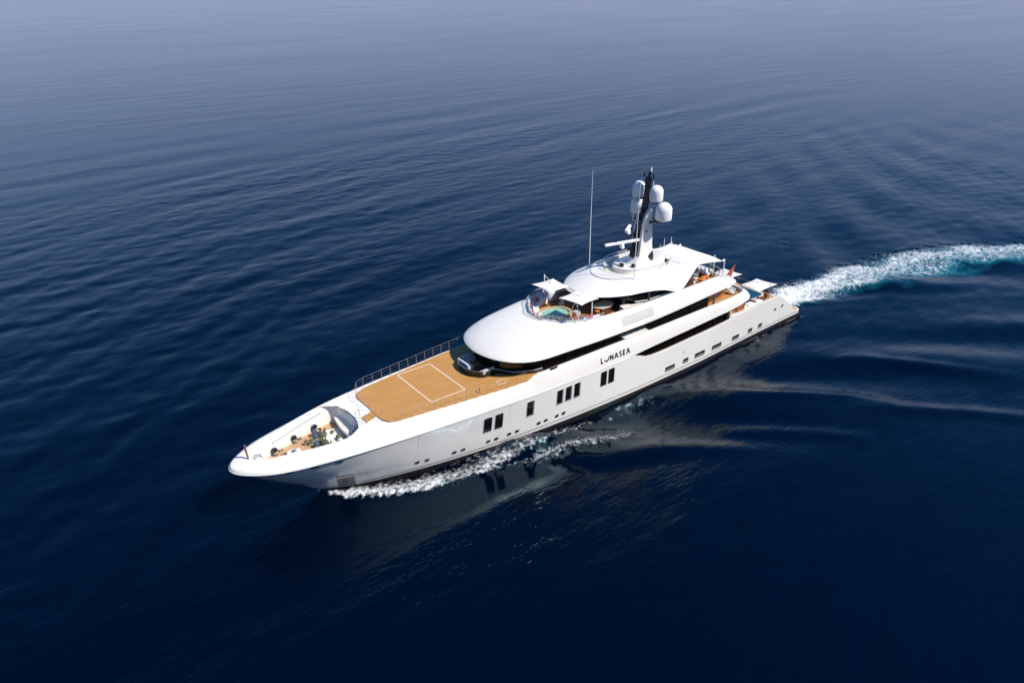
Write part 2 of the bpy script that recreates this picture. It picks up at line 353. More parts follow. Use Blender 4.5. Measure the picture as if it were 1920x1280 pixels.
for sgn in (-1, 1):
    for a, b, c, d in PORTS:
        mb = MB(); c -= .06; d += .08; hull_frame(mb, a, b, c, d, sgn, .02, .03, .05); fr = obj('aft_hull_port', mb, 'chromed', Y_)
        mb = MB(); hull_quad(mb, a, b, c, d, sgn, .006, .05); obj('pane', mb, 'glass', fr)
        mb = MB(); hull_quad(mb, a+.03, b-.03, c+.02, c+.30, sgn, .011, .03, .25); obj('sill', mb, 'reveal', fr)
    mb = MB(); hull_quad(mb, 51.88, 52.22, 2.9, 3.15, sgn, .012, .05); obj('drain_hatch', mb, 'grey', Y_)
    for s, z in [(16.21, 1.57), (17.23, 1.53), (20.12, 1.40), (21.06, 1.40), (23.89, 1.41), (24.82, 1.42), (26.33, 1.47), (27.28, 1.49), (29.98, 1.51), (30.9, 1.54), (32.36, 1.56), (33.26, 1.58)]:
        mb = MB(); hull_frame(mb, s-.22, s+.22, z-.15, z+.15, sgn, .03, .045, .14); fr = obj('porthole', mb, 'chromed', Y_)
        mb = MB(); hull_quad(mb, s-.22, s+.22, z-.15, z+.15, sgn, .01, .14); obj('pane', mb, 'glass', fr)
    for s, z in ((70.98, 3.16), (72.64, 3.19)):
        mb = MB(); hull_frame(mb, s-.17, s+.17, z-.12, z+.14, sgn, .05, .06, .1); fr = obj('stern_fairlead', mb, 'steel', Y_)
        mb = MB(); hull_quad(mb, s-.17, s+.17, z-.12, z+.14, sgn, .012, .1); obj('opening', mb, 'black', fr)
    for s, z in ((4.15, 5.42), (6.26, 5.32), (8.45, 5.16)):
        mb = MB(); hull_frame(mb, s-.32, s+.32, z-.05, z+.09, sgn, .04, .04, .06); fr = obj('bow_fairlead', mb, 'steel', Y_)
        mb = MB(); hull_quad(mb, s-.32, s+.32, z-.05, z+.09, sgn, .012, .06); obj('opening', mb, 'black', fr)
    # anchor pocket: steel plate, dark slot above, ribbed plate below
    mb = MB(); ring = [(8.42, 2.72), (10.08, 2.45), (10.62, .30), (9.02, .42)]
    mb.add([(s, sgn*(hullY(s, z)+.02), z) for s, z in ring], [(0, 1, 2, 3)])
    an = obj('anchor_pocket', mb, 'black', Y_)
    for i in range(10):
        t = (i+.5)/10; mb = MB()
        pa = []
        for u in np.linspace(0.10, .97, 7):
            a = np.array(ring[0])*(1-t)+np.array(ring[1])*t; b = np.array(ring[3])*(1-t)+np.array(ring[2])*t; q = a*(1-u)+b*u
            pa.append((q[0], sgn*(hullY(q[0], q[1])+.045), q[1]))
        obj('rib', MB().tube(pa, .05, 5), 'railing', an)
# shell door seams
for sgn in (-1,):
    def seam(pts, r=.012):
        P = []
        for (a, b), (c, d) in zip(pts[:-1], pts[1:]):
            for t in np.linspace(0, 1, 10): P.append((a+(c-a)*t, b+(d-b)*t))
        return MB().tube([(s, sgn*(hullY(s, z)+.001), z) for s, z in P], r, 4)
    obj('door_seam', seam([(16.05, 5.5), (16.1, 3.3)]), 'seam', hull)
    obj('door_seam', seam([(26.2, 5.4), (26.2, 3.6)]), 'seam', hull)
    obj('door_seam', seam([(52.8, 3.05), (58.5, 3.25)]), 'seam', hull)
    obj('door_seam', seam([(59.6, 3.3), (62.0, 3.35)]), 'seam', hull)

# --- topside bulwark: from the knuckle up to the cap, all the way aft to the rounded end of the upper deck
UP = [(0, 0, 5.85), (0.12, -0.5, 5.85), (0.36, -0.92, 5.85), (0.86, -1.47, 5.84), (1.97, -2.31, 5.82), (3.16, -2.92, 5.8), (4.91, -3.48, 5.76), (6.73, -3.86, 5.73), (9.07, -4.28, 5.7), (11.56, -4.62, 5.66), (16.3, -5.12, 5.61), (20.9, -5.48, 5.55), (25, -5.79, 5.52), (28.9, -6.05, 5.49), (32, -6.14, 5.46), (36, -6.2, 5.44), (40, -6.21, 5.43), (43, -6.22, 5.45), (46, -6.22, 5.62), (50, -6.22, 5.78), (54, -6.2, 5.93), (58, -6.12, 6.05), (61, -6.04, 6.13), (63.0, -5.9, 6.28), (64.6, -5.62, 6.42), (65.6, -5.0, 6.52), (66.15, -3.9, 6.6), (66.35, -2.0, 6.64), (66.42, -1, 6.65), (66.45, 0, 6.65)]
UQ = [(0.12, 0, 6.1), (0.25, -0.42, 6.11), (0.5, -0.8, 6.13), (1.0, -1.25, 6.18), (2.1, -1.85, 6.26), (3.3, -2.3, 6.34), (5.0, -2.72, 6.44), (6.8, -3.1, 6.54), (9.1, -3.62, 6.7), (11.6, -3.98, 6.84), (16.3, -4.52, 6.95), (20.9, -4.92, 6.98), (25, -5.36, 7.0), (28.4, -5.62, 7.02), (30, -5.75, 7.513), (36, -5.88, 7.61), (40, -5.9, 7.64), (43, -5.9, 7.61), (46, -5.9, 7.59), (50, -5.9, 7.63), (54, -5.9, 7.67), (58, -5.85, 7.67), (60.8, -5.72, 7.62), (62.6, -5.5, 7.56), (63.9, -5.15, 7.48), (64.6, -4.55, 7.42), (65.0, -3.5, 7.36), (65.15, -1.8, 7.32), (65.2, -0.9, 7.31), (65.22, 0, 7.31)]
N = 150
uP = np.array(UP); uQ = np.array(UQ)
def by_index(T, n, dens=8):
    P = [np.array(p, float) for p in T]; out = []
    for i in range(len(P)-1):
        a = P[i-1] if i else np.array([P[1][0], -P[1][1], P[1][2]]); b, c = P[i], P[i+1]; d = P[i+2] if i+2 < len(P) else np.array([P[-2][0], -P[-2][1], P[-2][2]])
        for k in range(dens):
            t = k/dens; out.append(.5*((2*b)+(-a+c)*t+(2*a-5*b+4*c-d)*t*t+(-a+3*b-3*c+d)*t**3))
    out.append(P[-1]); return np.array(out)
uPs, uQs = by_index(UP, 0), by_index(UQ, 0)
def blend(P, Q, w, h):           # point on the swept side: plan position by w, height by h
    p = P+(Q-P)*w; p = p.copy(); p[..., 2] = P[..., 2]+(Q[..., 2]-P[..., 2])*h; return p
def side_loft(P, Q, prof):
    mb = MB(); rings = []
    for w, h in prof:
        half = blend(P, Q, w, h); rings.append(half)
    for sgn in (1, -1):
        mb.loft([[(p[0], sgn*p[1], p[2]) for p in r_] for r_ in rings])
    return mb
PROF_UP = [(0, 0), (.10, .18), (.24, .40), (.42, .62), (.62, .80), (.82, .93), (1, 1)]
obj('topside_bulwark', side_loft(uPs, uQs, PROF_UP), 'white', Y_)
# cap rail and inner face where the bulwark stands above the side deck
ia = next(i for i, p in enumerate(uQs) if p[0] > 28.4)
def inner_face(Q, i0, zf, inset=.16):
    mb = MB(); Qi = Q[i0:]
    nrm = []
    for i in range(len(Qi)):
        a = Qi[max(i-1, 0)]; b = Qi[min(i+1, len(Qi)-1)]; t = (b-a)[:2]; t = t/np.linalg.norm(t); nrm.append((t[1]*-1, t[0]))
    for sgn in (1, -1):
        r0 = []; r1 = []; r2 = []; r3 = []
        for p, n in zip(Qi, nrm):
            # inward normal points to the centre line / forwards
            q = np.array([p[0]-n[0]*-1*0, p[1]]);
            nx, ny = n; 
            if ny*(-p[1]) < 0 or (abs(p[1]) < 1 and nx > 0): nx, ny = -nx, -ny
            r0.append((p[0], sgn*p[1], p[2])); r1.append((p[0]+nx*.03, sgn*(p[1]+ny*.03), p[2]+.035)); r2.append((p[0]+nx*inset, sgn*(p[1]+ny*inset), p[2]+.035)); r3.append((p[0]+nx*inset, sgn*(p[1]+ny*inset), zf))
        mb.loft([r0, r1, r2, r3])
    return mb
obj('bulwark_cap', inner_face(uQs, ia, 6.9), 'white', Y_)

# --- foredeck, mooring well
def yc(s): return -float(np.interp(s, uQs[:, 0], uQs[:, 1]))
def zc(s): return float(np.interp(s, uQs[:, 0], uQs[:, 2]))
WELL = [(2.1, 0), (2.15, -.35), (2.4, -.75), (3.2, -1.2), (4.4, -1.65), (5.45, -1.98), (7, -2.5), (8.7, -2.98), (9.8, -3.22), (10.6, -3.3), (11.2, -3.12), (11.55, -2.75), (11.74, -2.1), (11.8, -1.2), (11.8, 0)]
wl_ = resample(WELL, 44)
def well_z(s): return zc(s)+.05
mb = MB()
for sgn in (1, -1):
    # bow cap ring: outer edge of the cap to the rim of the well
    o_, i_ = [], []
    for p in wl_:
        f = (p[0]-2.1)/(11.8-2.1)
        o_.append(None); i_.append((p[0], sgn*p[1], well_z(p[0])))
    no = len(wl_); ss = np.linspace(0, 1, no)
    so_ = [(.12+(11.8-.12)*(t**1.25)) for t in ss]
    outer = [(s, -sgn*yc(s), zc(s)) for s in so_]
    # centre the outer points so strips stay untangled
    mid = [((a[0]+b[0])/2, (a[1]+b[1])/2, max(a[2], b[2])+.02) for a, b in zip(outer, i_)]
    mb.loft([outer, mid, i_])
rows = []
for s in list(np.linspace(11.8, 31.5, 30)):
    yb = min(yc(s), yc(28.2)+.05*(s-28.2)) if s > 28.2 else yc(s); rows.append([(s, y*yb, (zc(min(s, 28.3))+.04*(1-y*y)) - (0 if s < 28.3 else 0)) for y in np.linspace(-1, 1, 15)])
mb.loft(rows)
# join the last of the ring (s=11.8) across to the cap edge is covered by the strip's own end
obj('foredeck', mb, 'deckwhite', Y_)
# well walls
mb = MB()
full = mirror(wl_)
def inset_loop(loop, d, cx0=7.5):
    L = [np.array(p[:2]) for p in loop]; n = len(L); out = []
    area = sum(L[i][0]*L[(i+1) % n][1]-L[(i+1) % n][0]*L[i][1] for i in range(n)); sg = 1 if area > 0 else -1
    for i in range(n):
        t = L[(i+1) % n]-L[i-1]; t = t/(np.linalg.norm(t)+1e-9); nn = np.array([-t[1], t[0]])*sg; out.append(L[i]+nn*d)
    return out
ins1, ins2 = inset_loop(full, .04), inset_loop(full, .22)
ring0 = [(p[0], p[1], well_z(p[0])) for p in full]
ring1 = [(p[0], p[1], well_z(q[0])-.12) for p, q in zip(ins1, full)]
ring2 = [(p[0], p[1], 5.35 if q[0] < 11 else 5.7) for p, q in zip(ins2, full)]
ring3 = [(p[0], p[1], 4.9) for p in ins2]
mb.loft([ring0, ring1, ring2, ring3], True)
obj('mooring_well', mb, 'white', Y_)
mb = MB(); mb.sheet([(p[0], p[1], 4.905) for p in inset_loop(full, .2)]); obj('mooring_deck', mb, 'teakpale', Y_)
for sgn in (1, -1):                      # stowage shelf along the inside of the well
    pts = [(s, sgn*(float(np.interp(s, wl_[:30, 0], -wl_[:30, 1]))-.12), well_z(s)-.42) for s in np.linspace(4.4, 9.9, 14)]
    obj('well_shelf', MB().tube(pts, .075, 6), 'grey', Y_)
# bulkhead bench at the aft end of the well, and the curved breakwater above it
mb = MB(); arc = [(10.95+.30*(1-(y/2.6)**2)*-1, y) for y in np.linspace(-2.7, 2.7, 17)]
ben = arc+[(11.75, 2.45), (11.75, -2.45)]; mb.prism(ben, 5.35, 5.72); obj('breakwater_bench', mb, 'white', Y_)
mb = MB(); sh = [(p[0]+.14, p[1]*.96) for p in arc]+[(11.7, 2.4), (11.7, -2.4)]; mb.prism(sh, 4.9, 5.35); obj('bench_plinth', mb, 'brownrope', Y_)
mb = MB()
rings = []
for k in range(7):
    t = k/6; rings.append([(11.62-.62*math.sin(t*math.pi)*(.45+.55*(1-(y/2.7)**2))*(.4 if t > .5 else .2)+.10*(1-t), y*(1-.04*math.sin(t*math.pi)), 5.72+1.1*t) for y in np.linspace(-2.55, 2.55, 17)])
mb.loft(rings); obj('breakwater', mb, 'deckwhite', Y_)
for k in range(4):
    mb = MB(); mb.box((11.55-.24*k, -1.7, 6.62-.27*k), (.26, 1.0, .07)); obj('companion_step', mb, 'chromed', Y_)

# foredeck teak (rounded fore corners, gap for the companionway) and painted lines
TE = [(13.48, 2.35), (13.55, 0.6), (13.55, -.6), (13.52, -.62), (12.2, -1.12), (12.3, -2.12), (13.50, -1.72), (13.52, -2.3), (13.62, -2.85), (13.95, -3.42), (14.6, -3.75), (17.5, -4.16), (20.3, -4.54), (23.2, -4.92), (26.2, -5.3), (28.6, -5.46), (30.6, -5.3), (30.6, 5.3), (28.6, 5.46), (26.2, 5.3), (23.2, 4.92), (20.3, 4.54), (17.5, 4.16), (15.4, 3.86), (14.5, 3.62), (13.9, 3.3), (13.6, 2.85)]
def zdeck(s, y): return zc(min(s, 28.3))+.04*(1-(y/yc(min(s, 28)))**2)
TM = [p for i, p in enumerate(TE) if i not in (4, 5)]
mb = MB(); mb.prism(TM, 6.80, 7.05); ft = obj('foredeck_teak', mb, 'teak', Y_, flat=True)
mb = MB(); mb.prism([(13.5, -.66), (12.2, -1.12), (12.3, -2.12), (13.5, -1.70)], 6.7, 6.985); obj('companionway_teak', mb, 'teak', ft, flat=True)
def line_loop(pts, w, z, closed=True):
    mb = MB(); n = len(pts); P = [np.array(p, float) for p in pts]; a_, b_ = [], []
    for i in range(n):
        if closed: t = P[(i+1) % n]-P[i-1]
        else: t = P[min(i+1, n-1)]-P[max(i-1, 0)]
        t = t/np.linalg.norm(t); nn = np.array([-t[1], t[0]])*w/2; a_.append((*(P[i]+nn), z)); b_.append((*(P[i]-nn), z))
    if closed: a_.append(a_[0]); b_.append(b_[0])
    return mb.loft([a_, b_])
def rrect(x0, x1, y0, y1, r):
    out = []
    for cx_, cy2, a0 in ((x1-r, y1-r, 0), (x0+r, y1-r, 90), (x0+r, y0+r, 180), (x1-r, y0+r, 270)):
        for k in range(5): out.append((cx_+r*math.cos(R(a0+k*22.5)), cy2+r*math.sin(R(a0+k*22.5))))
    return out
obj('court_line', line_loop(rrect(18.84, 22.76, -2.93, 3.96, .16), .085, 7.056), 'line', Y_)
obj('target_line', line_loop([(26.55+.62*math.cos(a), -3.95+.42*math.sin(a)) for a in np.linspace(0, 2*math.pi, 9)[:-1]], .06, 7.056), 'line', Y_)
mb = MB(); mb.lathe([(.09, 0), (.10, .05), (.05, .12), (.045, .34), (.10, .38), (.09, .46), (.02, .5)], (23.55, -4.3, 7.04), 10); obj('deck_light', mb, 'steel', Y_)

# --- foredeck railings: stanchions and wires, each side
def railing(pts, h, wires, name, parent, posts_idx=None, r=.019, top=.010, m_='railing'):
    root = obj(name, MB().tube([(p[0], p[1], p[2]+h) for p in pts], top, 5), m_, parent)
    for w in wires: obj('wire', MB().tube([(p[0], p[1], p[2]+w) for p in pts], .003, 4), m_, root)
    first = None
    for i, p in enumerate(pts):
        if posts_idx and i not in posts_idx: continue
        if first is None: first = obj('stanchion', MB().tube([(0, 0, 0), (0, 0, h)], r, 6), m_, root, at=p)
        else: again(first, p, root)
    return root
def deck_edge(s): return float(np.interp(s, [13.5, 13.62, 13.95, 14.6, 17.5, 20.3, 23.2, 26.2, 28.6], [2.3, 2.85, 3.42, 3.8, 4.22, 4.6, 4.98, 5.36, 5.52]))
for sgn in (1, -1):
    ss = [14.0]+list(np.arange(14.95, 29.0, 1.12))
    railing([(s, sgn*(deck_edge(s)+.05), 7.02) for s in ss], 1.1, (.38, .74), 'foredeck_railing', Y_)
front = [(14.0, 3.5), (13.45, 2.6), (13.4, 1.6), (13.4, .6), (13.4, -.55), (12.1, -1.05)]
railing([(*p, 7.0) for p in front], 1.05, (.38, .74), 'front_railing', Y_, r=.018, top=.010)
railing([(12.2, -2.2, 6.95), (13.4, -1.85, 7.0), (13.55, -2.8, 7.0), (14.0, -3.5, 7.02)], 1.05, (.38, .74), 'front_railing', Y_, r=.018, top=.010)
for p in ((12.0, -1.0), (12.1, -2.25)):
    obj('companionway_handrail', MB().tube([(p[0]-.55, p[1], 6.2), (p[0]-.2, p[1], 7.9), (p[0]+.05, p[1], 7.9), (p[0]+.2, p[1], 7.0)], .02, 5), 'steel', Y_)

# --- mooring gear
def mooring_post(x, y, s=1.0, cap='black'):
    ba = obj('mooring_capstan', MB().lathe([(.26*s, 0), (.26*s, .05), (.13*s, .1), (.11*s, .42*s)], (x, y, 4.905), 12), 'steel', Y_)
    obj('drum', MB().lathe([(.12*s, .42*s), (.27*s, .46*s), (.30*s, .58*s), (.24*s, .70*s), (.08*s, .74*s)], (x, y, 4.905), 14), cap, ba)
for x, y in ((4.35, 1.15), (6.55, 2.0), (8.85, 2.55)): mooring_post(x, y, 1.0)
for x, y in ((8.5, 1.7), (8.3, 1.0)): mooring_post(x, y, .95, 'navy')
for x, y in ((8.55, .1), (7.7, .55), (10.0, -.35)): mooring_post(x, y, .9, 'bronze')
def windlass(x, y, rz):
    ba = obj('anchor_windlass', MB().rbox((x, y, 5.02), (1.5, .75, .22), .1, rz), 'cushionwhite', Y_)
    c, s = math.cos(rz), math.sin(rz)
    pt = lambda a, b, z: (x+a*c-b*s, y+a*s+b*c, z)
    obj('gypsy', MB().tube([pt(-.15, -.42, 5.42), pt(-.15, -.2, 5.42), pt(-.15, 0, 5.42), pt(-.15, .25, 5.42)], [.30, .22, .30, .30], 12), 'bronze', ba)
    obj('warping_drum', MB().tube([pt(-.15, .3, 5.42), pt(-.15, .42, 5.42), pt(-.15, .6, 5.42), pt(-.15, .7, 5.42)], [.26, .16, .16, .25], 12), 'bronze', ba)
    obj('motor', MB().lathe([(.2, 0), (.22, .1), (.2, .5), (.12, .58)], pt(.45, 0, 5.12), 12), 'cushionwhite', ba)
    obj('brake_wheel', MB().tube([pt(-.15+.2*math.cos(a), .82, 5.5+.2*math.sin(a)) for a in np.linspace(0, 2*math.pi, 13)], .03, 5, False), 'steel', ba)
    obj('chain', MB().tube([pt(-.4, -.3, 5.5), pt(-1.0, -.28, 5.2), pt(-1.5, -.25, 5.0)], .06, 6), 'bronze', ba)
for x, y, s_, c_ in ((9.5, 1.5, .8, 'bronze'), (9.9, .9, .7, 'bronze'), (7.9, -.2, .85, 'navy'), (7.3, .9, .7, 'bronze'), (9.6, -1.2, .8, 'bronze'), (9.1, 2.05, .7, 'black')): mooring_post(x, y, s_, c_)
windlass(9.0, .85, .1); windlass(8.75, -.75, -.1)
mb = MB(); mb.rbox((10.0, .3, 4.96), (1.9, 3.2, .10), .4); obj('windlass_platform', mb, 'deckwhite', Y_)
mb = MB(); mb.rbox((5.75, -.1, 5.15), (1.35, 1.1, .5), .35, -.15); hb = obj('deck_hatch', mb, 'white', Y_)
mb = MB(); mb.rbox((5.75, -.05, 5.43), (.5, .35, .06), .1); obj('hatch_handle', mb, 'steel', hb)
for x, y in ((5.0, 1.35), (7.1, 2.1), (5.2, .6)):
    c = obj('mooring_cleat', MB().tube([(x-.1, y, 4.9), (x-.1, y, 5.2)], .05, 6).tube([(x+.15, y, 4.9), (x+.15, y, 5.2)], .05, 6).tube([(x-.3, y, 5.22), (x+.35, y, 5.22)], .05, 6), 'chromed', Y_)
obj('rope_guide', MB().tube([(4.9, 1.72, 5.5), (8.2, 2.72, 5.6)], .03, 5), 'grey', Y_)
js = obj('jackstaff', MB().tube([(1.72, 0, 6.25), (1.68, 0, 6.75), (1.62, 0, 7.75)], [.085, .09, .10], 8), 'skin', Y_)
mb = MB(); mb.lathe([(.115, 0), (.115, .05), (.04, .09)], (1.62, 0, 7.74), 10); obj('staff_cap', mb, 'steel', js)
for y in (-.5, -.2): obj('bow_cleat', MB().tube([(2.2, y, 6.3), (2.15, y, 6.55), (2.7, y-.1, 6.55), (2.75, y-.1, 6.3)], .05, 6), 'steel', Y_)
# ------------------------------------------------------------------ decks and superstructure
def deck_sheet(half, z, name, m_, parent=Y_):
    mb = MB(); L = [tuple(p[:2]) for p in half]; L = mirror(L); mb.sheet([(p[0], p[1], z) for p in L]); return obj(name, mb, m_, parent, flat=True)
def ell(cx_, cy2, a, b, n=28, p=2.2): return [(cx_+a*math.copysign(abs(math.cos(t))**(2/p), math.cos(t)), cy2+b*math.copysign(abs(math.sin(t))**(2/p), math.sin(t))) for t in np.linspace(0, 2*math.pi, n+1)[:-1]]
# main deck: floor, glazed saloon, bulwark inner face
mh = [(44.0, 0), (44.0, -5.6), (50, -5.75), (56, -5.72), (60, -5.6), (64, -5.4), (68, -5.15), (70.5, -5.0), (72.4, -4.95), (73.3, -4.7), (73.55, -3.5), (73.7, 0)]
deck_sheet(mh, 3.72, 'main_deck', 'teak')
sp = ell(71.2, 0, 1.75, 2.35, 28, 5)
mb = MB(); mb.loft([[(71.2+(p[0]-71.2)*1.07, p[1]*1.05, 3.725) for p in sp], [(71.2+(p[0]-71.2)*1.07, p[1]*1.05, 3.80) for p in sp], [(*p, 3.80) for p in sp], [(*p, 3.74) for p in sp]], True); spo = obj('stern_pool', mb, 'white', Y_)
mb = MB(); mb.sheet([(*p, 3.765) for p in sp]); obj('pool_surface', mb, 'sternpool', spo, flat=True)
mb = MB()
for sgn in (1, -1):
    a_, b_, c_, d_ = [], [], [], []
    for s in np.concatenate([np.linspace(43.2, 46, 10), np.linspace(47, 71.5, 30)]):
        yo = hullY(s, ztop(s)); zt = ztop(s)
        a_.append((s, sgn*yo, zt)); b_.append((s, sgn*(yo-.04), zt+.04)); c_.append((s, sgn*(yo-.26), zt+.04)); d_.append((s, sgn*(yo-.30), 3.6))
    mb.loft([a_, b_, c_, d_])
obj('main_bulwark_cap', mb, 'white', Y_)
for sgn in (1, -1):
    obj('cap_rail', MB().tube([(s, sgn*(hullY(s, ztop(s))-.10), ztop(s)+.09) for s in np.linspace(46.2, 71.0, 30)], .038, 6), 'railing', Y_)
    # stern wing: thick inner face of the bulwark falling to the platform
    mb = MB(); a_, b_, c_ = [], [], []
    for s in np.linspace(71.2, 76.6, 16):
        zt = ztop(s); yo = hullY(s, zt); a_.append((s, sgn*yo, zt)); b_.append((s, sgn*(yo-.34), zt+.03)); c_.append((s, sgn*(yo-.36), zt-1.2))
    mb.loft([a_, b_, c_]); obj('stern_wing', mb, 'white', Y_)
def house(half, z0, z1, name, m_, parent=Y_, lean=0.0):
    L = mirror(half); mb = MB(); c = 50
    mb.loft([[(p[0], p[1], z0) for p in L], [(p[0], p[1]*(1-lean), z1) for p in L]], True); return obj(name, mb, m_, parent)
house([(43.9, 0), (43.9, -5.22), (61.2, -5.15), (61.4, -4.6), (61.4, 0)], 3.72, 6.0, 'saloon_windows', 'glass')
for sgn in (1, -1):
    for s in (47.5, 51.2, 54.9, 58.4): obj('window_mullion', MB().box((s, sgn*5.24, 4.85), (.14, .06, 2.2)), 'black', Y_)
    obj('side_pillar', MB().box((61.0, sgn*5.6, 4.9), (.35, .35, 2.3)), 'beige', Y_)
    obj('aft_pillar', MB().box((62.6, sgn*4.4, 4.9), (1.6, .9, 2.4)), 'wood', Y_)
    mb = MB(); hw = [(63.3, 4.95), (65.0, 4.9), (65.3, 4.4), (65.0, 3.9), (63.3, 3.9)]; mb.prism([(p[0], sgn*p[1]) for p in hw], 3.72, 5.2); obj('stair_housing', mb, 'wood', Y_)
    # forward end of the opening
    obj('side_deck_door', MB().box((44.2, sgn*5.45, 4.9), (.25, .8, 2.2)), 'black', Y_)
# upper deck: slab, soffit, floor
def slab(P, Q, zoff, zf, i0, name_s, name_f, mf):
    mb = MB()
    Pi = [p for p in P if p[0] > i0]
    for sgn in (1, -1):
        mb.loft([[(p[0], sgn*p[1], p[2]+.0) for p in Pi], [(p[0], sgn*p[1]*.97, p[2]+.03) for p in Pi], [(p[0], 0, p[2]+.05) for p in Pi]])
    obj(name_s, mb, 'white', Y_)
    Qi = [p for p in Q if p[0] > i0]; L = [(p[0]-.02, p[1]*.985) for p in Qi]
    L = [(Qi[0][0], 0)]+L; mb = MB(); mb.sheet([(p[0], p[1], zf) for p in mirror(L)]); obj(name_f, mb, mf, Y_, flat=True)
slab(uPs, uQs, 0, 6.96, 43.6, 'upper_deck_soffit', 'upper_deck', 'teak')
deck_sheet([(28.3, 0), (28.3, -5.5), (31, -5.7), (36, -5.82), (43.7, -5.84), (43.7, 0)], 6.955, 'side_deck', 'teak')
# upper deck house: wrap-round dark glass
FH = [(27.1, 0), (27.2, -1.3), (27.7, -2.4), (28.6, -3.35), (30.0, -4.1), (32, -4.85), (36, -5.2), (42.0, -5.28), (42.3, -4.6), (45.6, -4.6), (46.2, -5.1), (47, -5.3), (57.0, -5.2), (57.3, -4.4), (57.3, 0)]
fhl = resample([(p[0], p[1], 0) for p in FH[:8]], 40)
house([(p[0], p[1]) for p in fhl]+FH[8:], 6.96, 9.6, 'upper_deck_windows', 'glass', lean=.03)
for sgn in (1, -1):
    for s in (31.5, 34.2, 37.0, 39.6, 50.2, 53.6): obj('window_mullion', MB().box((s, sgn*(5.31 if s > 34 else 4.9), 8.1), (.12, .06, 2.2)), 'black', Y_)
    mb = MB(); mb.rbox((44.2, sgn*5.32, 7.32), (3.7, 1.25, .72), .06); obj('boarding_locker', mb, 'white', Y_)
    mb = MB(); mb.box((42.28, sgn*5.05, 7.34), (.06, 1.45, .7)); obj('locker_door', mb, 'grey', Y_)
    obj('side_pillar', MB().tube([(57.5, sgn*5.45, 7.0), (57.9, sgn*5.45, 8.95)], .13, 8), 'chromed', Y_)
    obj('cap_rail', MB().tube([(s, sgn*(float(np.interp(s, uQs[:, 0], -uQs[:, 1]))-.08), float(np.interp(s, uQs[:, 0], uQs[:, 2]))+.07) for s in np.linspace(30.2, 61.5, 40)], .038, 6), 'railing', Y_)
    mb = MB(); mb.box((31.9, sgn*5.79, 7.56), (1.0, .12, .2)); obj('bulwark_fairlead', mb, 'black', Y_)
    # curved beige console and screens at the aft end of the house
    mb = MB(); ob = [(57.4, 4.3), (61.0, 3.95), (62.0, 3.7), (62.3, 3.2), (62.0, 2.7), (57.4, 2.7)]; mb.prism([(p[0], sgn*p[1]) for p in ob], 6.97, 7.95); bc = obj('aft_bar', mb, 'barwood', Y_)
    mb = MB(); mb.prism([(57.4+(p[0]-57.4)*1.02, sgn*(p[1]+.08*(1 if p[1] > 3 else -1))) for p in ob], 7.95, 8.05); obj('counter_top', mb, 'beige', bc)
    mb = MB(); ob2 = [(57.4, 3.9), (59.5, 3.75), (60.6, 3.4), (60.6, 2.9), (57.4, 2.9)]; mb.prism([(p[0], sgn*p[1]) for p in ob2], 8.06, 8.75); obj('curved_screen', mb, 'grey', Y_)
# the big bridge-deck moulding ("cap"): rim, side, cockpit edge
CP = [(25.95, 0, 9.1), (26.02, -1.0, 9.1), (26.3, -2.2, 9.1), (26.85, -3.4, 9.09), (27.75, -4.5, 9.06), (29.2, -5.4, 9.018), (31, -5.82, 8.995), (34, -6.02, 9.01), (38, -6.08, 8.91), (42, -6.08, 8.85), (46, -6.06, 8.85), (50, -6.02, 8.97), (54, -5.95, 9.11), (57.5, -5.85, 9.24), (60, -5.72, 9.28), (61.5, -5.42, 9.24), (62.6, -4.8, 9.12), (63.2, -3.8, 9.03), (63.45, -2, 8.98), (63.5, 0, 8.97)]
CQ = [(33.95, 0, 10.72), (34.0, -0.5, 10.72), (34.15, -1.05, 10.72), (34.5, -1.62, 10.72), (34.95, -2.05, 10.72), (35.3, -2.75, 10.72), (35.85, -3.45, 10.72), (36.8, -4.1, 10.74), (38.2, -4.62, 10.786), (41.5, -5.0, 10.84), (45.5, -5.18, 10.84), (50, -5.2, 10.84), (54, -5.18, 10.84), (57.2, -5.1, 10.83), (58.9, -4.82, 10.62), (59.7, -4.4, 10.34), (60.3, -3.7, 10.1), (60.6, -2.7, 10.0), (60.8, -1.4, 9.97), (60.85, 0, 9.97)]
cPs, cQs = by_index(CP, 0, 10), by_index(CQ, 0, 10)
PROF_CAP = [(0, 0), (.015, .07), (.05, .17), (.12, .32), (.22, .49), (.36, .66), (.52, .81), (.7, .92), (.86, .98), (1, 1)]
capo = obj('bridge_deck_moulding', side_loft(cPs, cQs, PROF_CAP), 'white', Y_)
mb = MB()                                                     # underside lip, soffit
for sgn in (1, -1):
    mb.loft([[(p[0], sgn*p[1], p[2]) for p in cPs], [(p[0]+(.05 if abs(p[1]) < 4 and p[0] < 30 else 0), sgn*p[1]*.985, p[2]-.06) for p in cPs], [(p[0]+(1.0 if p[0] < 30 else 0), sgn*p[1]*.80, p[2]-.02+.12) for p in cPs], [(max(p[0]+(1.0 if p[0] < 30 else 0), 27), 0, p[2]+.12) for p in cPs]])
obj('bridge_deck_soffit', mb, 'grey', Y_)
obj('moulding_cap', inner_face(cQs, 0, 9.9, .14), 'white', Y_)
L = [(p[0], p[1]*.985) for p in cQs]; mb = MB(); mb.sheet([(p[0]+(.05 if p[0] < 40 else -.05), p[1], 9.93) for p in mirror(L)]); obj('bridge_deck', mb, 'teak', Y_, flat=True)
def cap_pt(s, h, sgn, off=.012):
    # point on the cap side at station s and height fraction h
    hs = [q[1] for q in PROF_CAP]; ws = [q[0] for q in PROF_CAP]; w = float(np.interp(h, hs, ws))
    p = blend(cPs, cQs, w, h); y = float(np.interp(s, p[:, 0], p[:, 1])); z = float(np.interp(s, p[:, 0], p[:, 2])); return (s, sgn*(y-off), z+off*.5)
